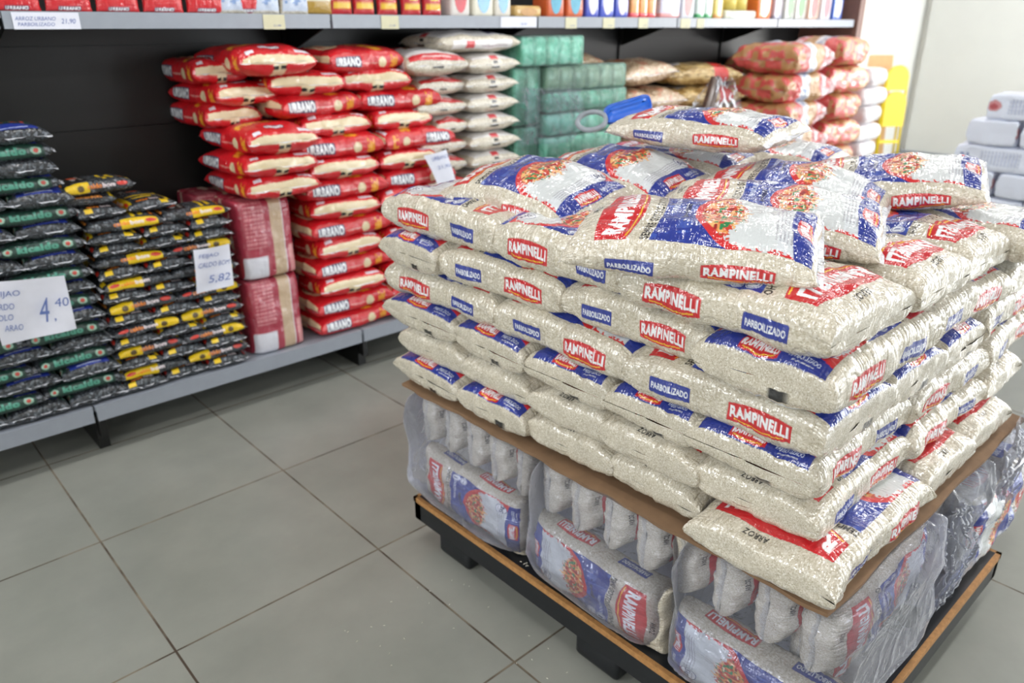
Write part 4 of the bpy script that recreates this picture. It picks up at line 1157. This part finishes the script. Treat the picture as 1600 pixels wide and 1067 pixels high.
BX = [  # x0, x1, height, main colour, second colour, words
    (2.30, 2.41, (226, 220, 214), (206, 60, 70), 'white pack with red stripe'), (2.43, 2.55, (232, 228, 210), (70, 150, 200), 'cream pack with blue picture, left one'), (2.56, 2.66, (226, 220, 206), (70, 150, 200), 'cream pack with blue picture, right one'),
    (2.69, 2.86, (206, 170, 104), (190, 140, 70), 'flat tan noodle packs'), (2.90, 3.02, (206, 96, 50), (70, 160, 190), 'orange snack pack with blue picture, left one'), (3.04, 3.16, (214, 104, 56), (70, 160, 190), 'orange snack pack with blue picture, right one'),
    (3.18, 3.28, (70, 86, 190), (226, 220, 224), 'blue pack with white oval, left one'), (3.29, 3.40, (72, 90, 194), (230, 224, 226), 'blue pack with white oval, middle one'), (3.41, 3.52, (70, 86, 188), (226, 214, 214), 'blue pack with white oval, right one'),
    (3.54, 3.61, (232, 160, 90), (230, 80, 90), 'orange and pink box, left one'), (3.615, 3.685, (232, 160, 90), (230, 80, 90), 'orange and pink box, middle one'), (3.69, 3.76, (232, 160, 90), (230, 80, 90), 'orange and pink box, right one'),
    (3.80, 3.98, (206, 206, 226), (220, 150, 150), 'tall white pack beside the pink boxes'), (4.0, 4.12, (220, 220, 228), (220, 110, 110), 'narrow white pack with red mark'),
    (4.15, 4.23, (216, 228, 222), (60, 160, 96), 'white pack with green foot, left one'), (4.235, 4.31, (216, 228, 222), (60, 160, 96), 'white pack with green foot, right one'), (4.33, 4.42, (226, 200, 110), (214, 150, 70), 'yellow box beside the green footed packs'),
    (4.45, 4.80, (214, 216, 200), (240, 236, 226), 'flat pale packs under the yellow tins'), (4.82, 4.98, (232, 120, 50), (240, 210, 190), 'orange bag by the third rail joint'), (5.02, 5.12, (200, 190, 200), (150, 150, 170), 'grey and pink pack'),
    (5.16, 5.28, (206, 206, 200), (90, 150, 80), 'clear bag with green leaves, left one'), (5.30, 5.44, (210, 206, 200), (90, 150, 80), 'clear bag with green leaves, right one'), (5.48, 5.62, (226, 190, 170), (200, 90, 90), 'pink and brown pack near the far end'),
    (5.66, 5.80, (220, 214, 220), (200, 120, 130), 'white pack with pink mark near the far end'), (5.84, 5.98, (60, 100, 190), (220, 220, 230), 'blue pack last on the upper shelf')]
for i, (a, b, c1, c2, wd) in enumerate(BX):
    w = b - a; h = .2 if 'flat' not in wd else .05
    p = bpy.data.materials.new('x') if False else None
    m1 = plain('print_%d_a' % i, c1, .3, var=.05, scale=20, coat=.5); m2 = plain('print_%d_b' % i, c2, .3, var=.1, scale=40, coat=.5)
    t = empty('grocery_pack', ((a + b) / 2, 2.95, ZU)); tag(t, wd + ' on the upper shelf' if len(wd.split()) < 13 else wd, 'pack')
    MB().rbox((-w / 2, -.055, 0), (w / 2, .055, h), .012).build('pack_body', m1, t)
    if 'green foot' in wd or 'pink box' in wd or 'and pink' in wd:
        MB().rbox((-w / 2 - .0008, -.056, .001), (w / 2 + .0008, .056, .036), .012).build('foot_print', m2, t)
    else:
        MB().prism([(w * .32 * math.cos(q), -.0565, h * .45 + h * .38 * math.sin(q)) for q in [k_ * PI / 10 for k_ in range(20)]], (0, .004, 0)).build('picture', m2, t)
for k, x in enumerate((4.54, 4.66)):
    t = empty('yellow_tin', (x, 2.95, ZU + .052)); tag(t, 'yellow tin standing on the flat pale packs, %s of two' % ['left', 'right'][k], 'tin', 'yellow tins')
    MB().tube([(0, 0, 0), (0, 0, .10)], .055, 24).build('can_body', plain('tin_yellow_%d' % k, (226, 206, 110), .35), t)
    MB().tube([(0, 0, .10), (0, 0, .104)], .057, 24).build('can_rim', M['metal'], t)

# price tags clipped on the rail
def price_tag(x0, x1, label, m, words=None, z0=ZS - .046, z1=ZS + .0, group='cream price tags on the rail', ink='ink'):
    t = MB().box((-(x1 - x0) / 2, -.0015, 0), ((x1 - x0) / 2, 0, z1 - z0)).build('price_tag', m, None, ((x0 + x1) / 2, 2.8485, z0))
    tag(t, label, 'price tag', group)
    if words: words_mesh('lettering', words, M[ink], t, Matrix.Translation((0, -.0016, 0)) @ Matrix.Rotation(PI / 2, 4, 'X'))


price_tag(.59, .775, 'white handwritten price strip on the rail at the left', M['paper'], [('ARROZ URBANO', -.03, .030, .11, .011), ('PARBOILIZADO', -.03, .014, .10, .010), ('21,90', .06, .022, .04, .016)], z0=ZS - .048, group=None)
for n, (a, b) in enumerate(((1.39, 1.475), (1.90, 1.985), (2.98, 3.06), (3.26, 3.35), (3.55, 3.63), (3.93, 4.02), (4.09, 4.16))):
    price_tag(a, b, 'cream price tag on the shelf rail, %s from the left' % ['first', 'second', 'third', 'fourth', 'fifth', 'sixth', 'seventh'][n], M['tagp'], [('21,90', .01, .012, .03, .008)], z0=ZS - .05)
price_tag(2.55, 2.78, 'white price strip on the rail above the green packs', M['paper'], [('18,90', .03, .014, .04, .010)], z0=ZS - .045, group=None)


# handwritten price notes stuck on the piles
def note(pts, label, words, w, h):
    """pts: upper left, upper right, lower right, lower left in the world"""
    a, b, c, d_ = [Vector(p) for p in pts]; n = 12; V = []
    for i in range(n + 1):
        for j in range(n + 1):
            u, v = i / n, j / n
            p = a.lerp(b, u).lerp(d_.lerp(c, u), v); p.y -= .004 + .006 * math.sin(u * 5 + v * 3) - .012 * (u ** 6)
            V.append(tuple(p - a))
    F = [(i * (n + 1) + j, i * (n + 1) + j + 1, (i + 1) * (n + 1) + j + 1, (i + 1) * (n + 1) + j) for i in range(n) for j in range(n)]
    me = mesh_from('price_note', V, F, [M['paper']]); o = link('price_note', me, None, tuple(a)); tag(o, label, 'price note')
    ex = (b - a).normalized(); ey = (a - d_).normalized(); ez = ex.cross(ey)
    R4 = Matrix((ex, ey, ez)).transposed().to_4x4()
    R4.translation = (d_ - a) + Vector((0, -.014, 0))
    words_mesh('handwriting', [(t, x * w, y * h, ww * w, hh * h) for t, x, y, ww, hh in words], M['ink'], o, R4)
    return o


note([(.33, 2.785, .715), (.562, 2.785, .685), (.56, 2.785, .50), (.34, 2.785, .50)], 'white handwritten price note reading 4,40 on the green labelled bean bags',
     [('FEIJAO', .22, .86, .34, .12), ('ARDO', .16, .66, .24, .10), ('OLO', .14, .48, .18, .10), ('ARAO', .2, .3, .22, .10), ('4', .62, .55, .12, .42), (',', .72, .36, .03, .06), ('40', .86, .66, .18, .15)], .232, .2)
note([(.985, 2.785, .695), (1.128, 2.785, .69), (1.118, 2.785, .532), (.972, 2.785, .53)], 'white handwritten price note reading 5,82 on the yellow labelled bean bags',
     [('FEIJAO', .36, .86, .5, .11), ('CALDO BOM', .48, .66, .8, .11), ('5,82', .6, .3, .56, .2)], .145, .16)
note([(2.03, 2.78, .925), (2.17, 2.78, .935), (2.21, 2.78, .79), (2.10, 2.78, .79)], 'white handwritten price note beside the pallet on the red rice bags',
     [('URBANO', .4, .8, .5, .12), ('21,90', .4, .5, .4, .12)], .18, .16)
# ------------------------------------------------------------------ the far right: snack bundles, white packs, board, folding stool, paper packs
def snack(a, X, S):
    a.put(X > -1, (214, 86, 84)); a.put((X > 170) & (X < 222), (186, 142, 92)); a.put((X < 90) & (vnoise(X / 20, S / 26, 3) > .5), (190, 140, 90)); a.put((X > 120) & (X < 170), (222, 224, 230)); a.put((X > 132) & (X < 158) & (abs(S) < 500) & (vnoise(X / 5, S / 12, 6) > .55), (120, 140, 190))
    a.put((X > 230) & (vnoise(X / 12, S / 40, 8) > .42), (238, 206, 210))


SN = [bag_mesh('snack_bundle_%d' % k, blk_art(snack, 320, 800), M['rice_far'], .50, .42, .19, 600 + k, step=.007, nx=4.5, ny=4., flat=.1, lump=.014, crease=.008, fin=.02) for k in range(2)]
base = MB().box((4.55, 2.45, 0), (5.66, 2.78, .14)).build('wooden_pallet', M['ply']); tag(base, 'low wooden base under the red snack bundles', 'pallet')
for k in range(7):
    put_bag('snack_bundle', SN[k % 2], (4.86, 2.69, .14 + .172 * k), math.radians(4 * (-1) ** k), 'red snack bundle in pink film, %s of the front column' % nthw(k), 'snack bundle', 'red snack bundles', scale=(1.1, 1, 1))
    if k < 7: put_bag('snack_bundle', SN[(k + 1) % 2], (5.42, 2.69, .14 + .177 * k), math.radians(90 + 5 * (-1) ** k), 'red snack bundle in pink film, %s of the column nearer the end' % nthw(k), 'snack bundle', 'red snack bundles', scale=(.8, 1.1, 1))
for k in range(6):
    put_bag('snack_bundle', SN[k % 2], (5.22, 3.06, .2 + .18 * k), math.radians(3 * (-1) ** k), 'red snack bundle at the back of the shelf, %s in its column' % nthw(k), 'snack bundle', 'red snack bundles', scale=(.7, .9, 1))
def redp(a, X, S): a.put(X > -1, (214, 24, 36)); a.put((X > 60) & (X < 100) & (abs(S) < 70), (240, 200, 60)); a.put((X > 130) & (X < 150), (236, 180, 160))
RP = bag_mesh('small_red_pack', blk_art(redp, 200, 300), M['rice_far'], .26, .20, .06, 620, step=.006, nx=3, ny=2.6, flat=.1, fin=.008)
for k in range(13):
    on_shelf('snack_pack', [RP], (.26, .20, .055), 4.60, 4.80, .197 + .058 * k, .06, 'S', 'small red snack pack, %s in the stack beside the red bundles' % nthw(k), 'snack pack', 'small red snack packs', yf=2.66 if False else 2.82)
M['whitefilm'] = mottled('white_pack_film', (214, 206, 210), (240, 240, 242), 9, rough=.2)
for k in range(9):
    o = MB().rbox((-.17, -.13, 0), (.17, .13, .125), .045).build('white_pack', M['whitefilm'], None, (5.88, 2.62, .02 + .128 * k), (0, 0, math.radians(6 * (-1) ** k)))
    tag(o, 'white film pack in the column left of the wooden board, %s from below' % nthw(k), 'white pack', 'white packs beside the red bundles')
# board leaning on the wall and the yellow folding stool before it
bd_ = MB().rbox((-.155, -.012, 0), (.155, .012, 1.16), .006).build('wooden_board', M['cardl'], None, (9.0, 3.78, 0), (math.radians(-6), 0, math.radians(-32)))
tag(bd_, 'tan wooden board leaning on the white wall behind the yellow stool', 'board')
st = empty('folding_stool', (9.0, 3.60, 0), (math.radians(-4), 0, math.radians(-38))); tag(st, 'yellow folded step stool leaning on the tan board', 'stool')
def arch_plate(w, z0, z1, th):
    pts = [(-w / 2, 0, z0), (w / 2, 0, z0)] + [(w / 2 * math.cos(q), 0, z1 - w / 2 + w / 2 * math.sin(q)) for q in [PI * k / 14 for k in range(15)]]
    return MB().prism(pts, (0, th, 0))
arch_plate(.235, .80, 1.06, .03).build('backrest', M['yellow'], st, (0, -.02, 0))
arch_plate(.24, .42, .79, .04).build('seat', M['yellow'], st, (0, -.04, 0))
for s in (-1, 1):
    MB().tube([(s * .118, 0, 0), (s * .118, 0, .95)], .013).build('leg', M['yellow'], st)
    MB().tube([(s * .10, .05, 0), (s * .10, .05, .7)], .012).build('leg', M['yellow'], st)
MB().box((-.118, -.01, .24), (.118, .03, .275)).build('step', M['yellow'], st)

# paper wrapped packs stacked at the right edge
def paperpack_mat():
    m, nt, b = new_mat('white_paper_bales')
    at = N(nt, 'ShaderNodeAttribute'); at.attribute_name = 'print'
    mx = N(nt, 'ShaderNodeMix', data_type='RGBA'); mx.inputs[6].default_value = (*srgb(232, 239, 255), 1)  # white paper; the bluish daylight of the shade is put into its colour
    nt.links.new(at.outputs['Alpha'], mx.inputs[0]); nt.links.new(at.outputs['Color'], mx.inputs[7]); nt.links.new(mx.outputs[2], b.inputs['Base Color'])
    tc = N(nt, 'ShaderNodeTexCoord'); nz = N(nt, 'ShaderNodeTexNoise', Scale=20., Detail=4.); nt.links.new(tc.outputs['Object'], nz.inputs['Vector'])
    bp = N(nt, 'ShaderNodeBump', Strength=.6, Distance=.006); nt.links.new(nz.outputs['Fac'], bp.inputs['Height']); nt.links.new(bp.outputs[0], b.inputs['Normal'])
    b.inputs['Roughness'].default_value = .45
    return m


M['bale'] = paperpack_mat()
def bale(a, X, S):
    for sg in (-1, 1):
        c = sg * 190
        a.ell(60, c, 26, 30, (216, 150, 156)); a.ell(60, c - 4, 14, 16, (190, 90, 96))
        a.dashes(110, 250, c - 40, c + 40, (176, 188, 220), 12, al=.9)
        a.put((X > 290) & (X < 322) & (abs(S - c) < 22) & (np.mod(X, 5) < 3), (120, 140, 190))
    a.ell(170, 0, 30, 40, (220, 170, 170))
BL = [bag_mesh('bale_%d' % k, blk_art(bale, 380, 780), M['bale'], .44, .26, .145, 700 + k, step=.006, nx=14, ny=9, flat=0, ear=0, lump=.005, crease=.003, fin=.004) for k in range(2)]
cb2 = MB().box((4.98, .15, 0), (5.75, 1.72, .11)).build('pallet', M['blackpal']); tag(cb2, 'dark pallet under the white paper packs at the right edge', 'pallet')
n = 0
for k in range(7):
    z = .112 + .142 * k
    y1 = [1.68, 1.67, 1.66, 1.65, 1.62, 1.585, 1.50][k]
    long_first = k % 2 == 0
    y = y1; q = 0
    while y > .9:
        w = .445 if (k % 2 == 0) else .27
        rot = basis((0, -1 if k % 4 else 1, 0), (0, 0, 1)) if w > .3 else basis((1, 0, 0), (0, 0, 1))
        o = put_bag('paper_pack', BL[(k + q) % 2], (5.0 + (.13 if w > .3 else .22), y - w / 2, z), 0, 'white paper pack, %s layer of right edge stack, %s from left' % (nthw(k), ['first', 'second', 'third', 'fourth'][q]), 'paper pack', 'white paper packs at the right edge', rot=rot, nofin=True)
        y -= w + .004; q += 1
ct = MB().rbox((0, 0, 0), (.3, .34, .22), .006).build('cardboard_box', M['cardl'], None, (5.35, 1.05, 1.112)); tag(ct, 'tan cardboard box on top of the white paper packs', 'box')
ct.location = (5.05, .98, 1.108)
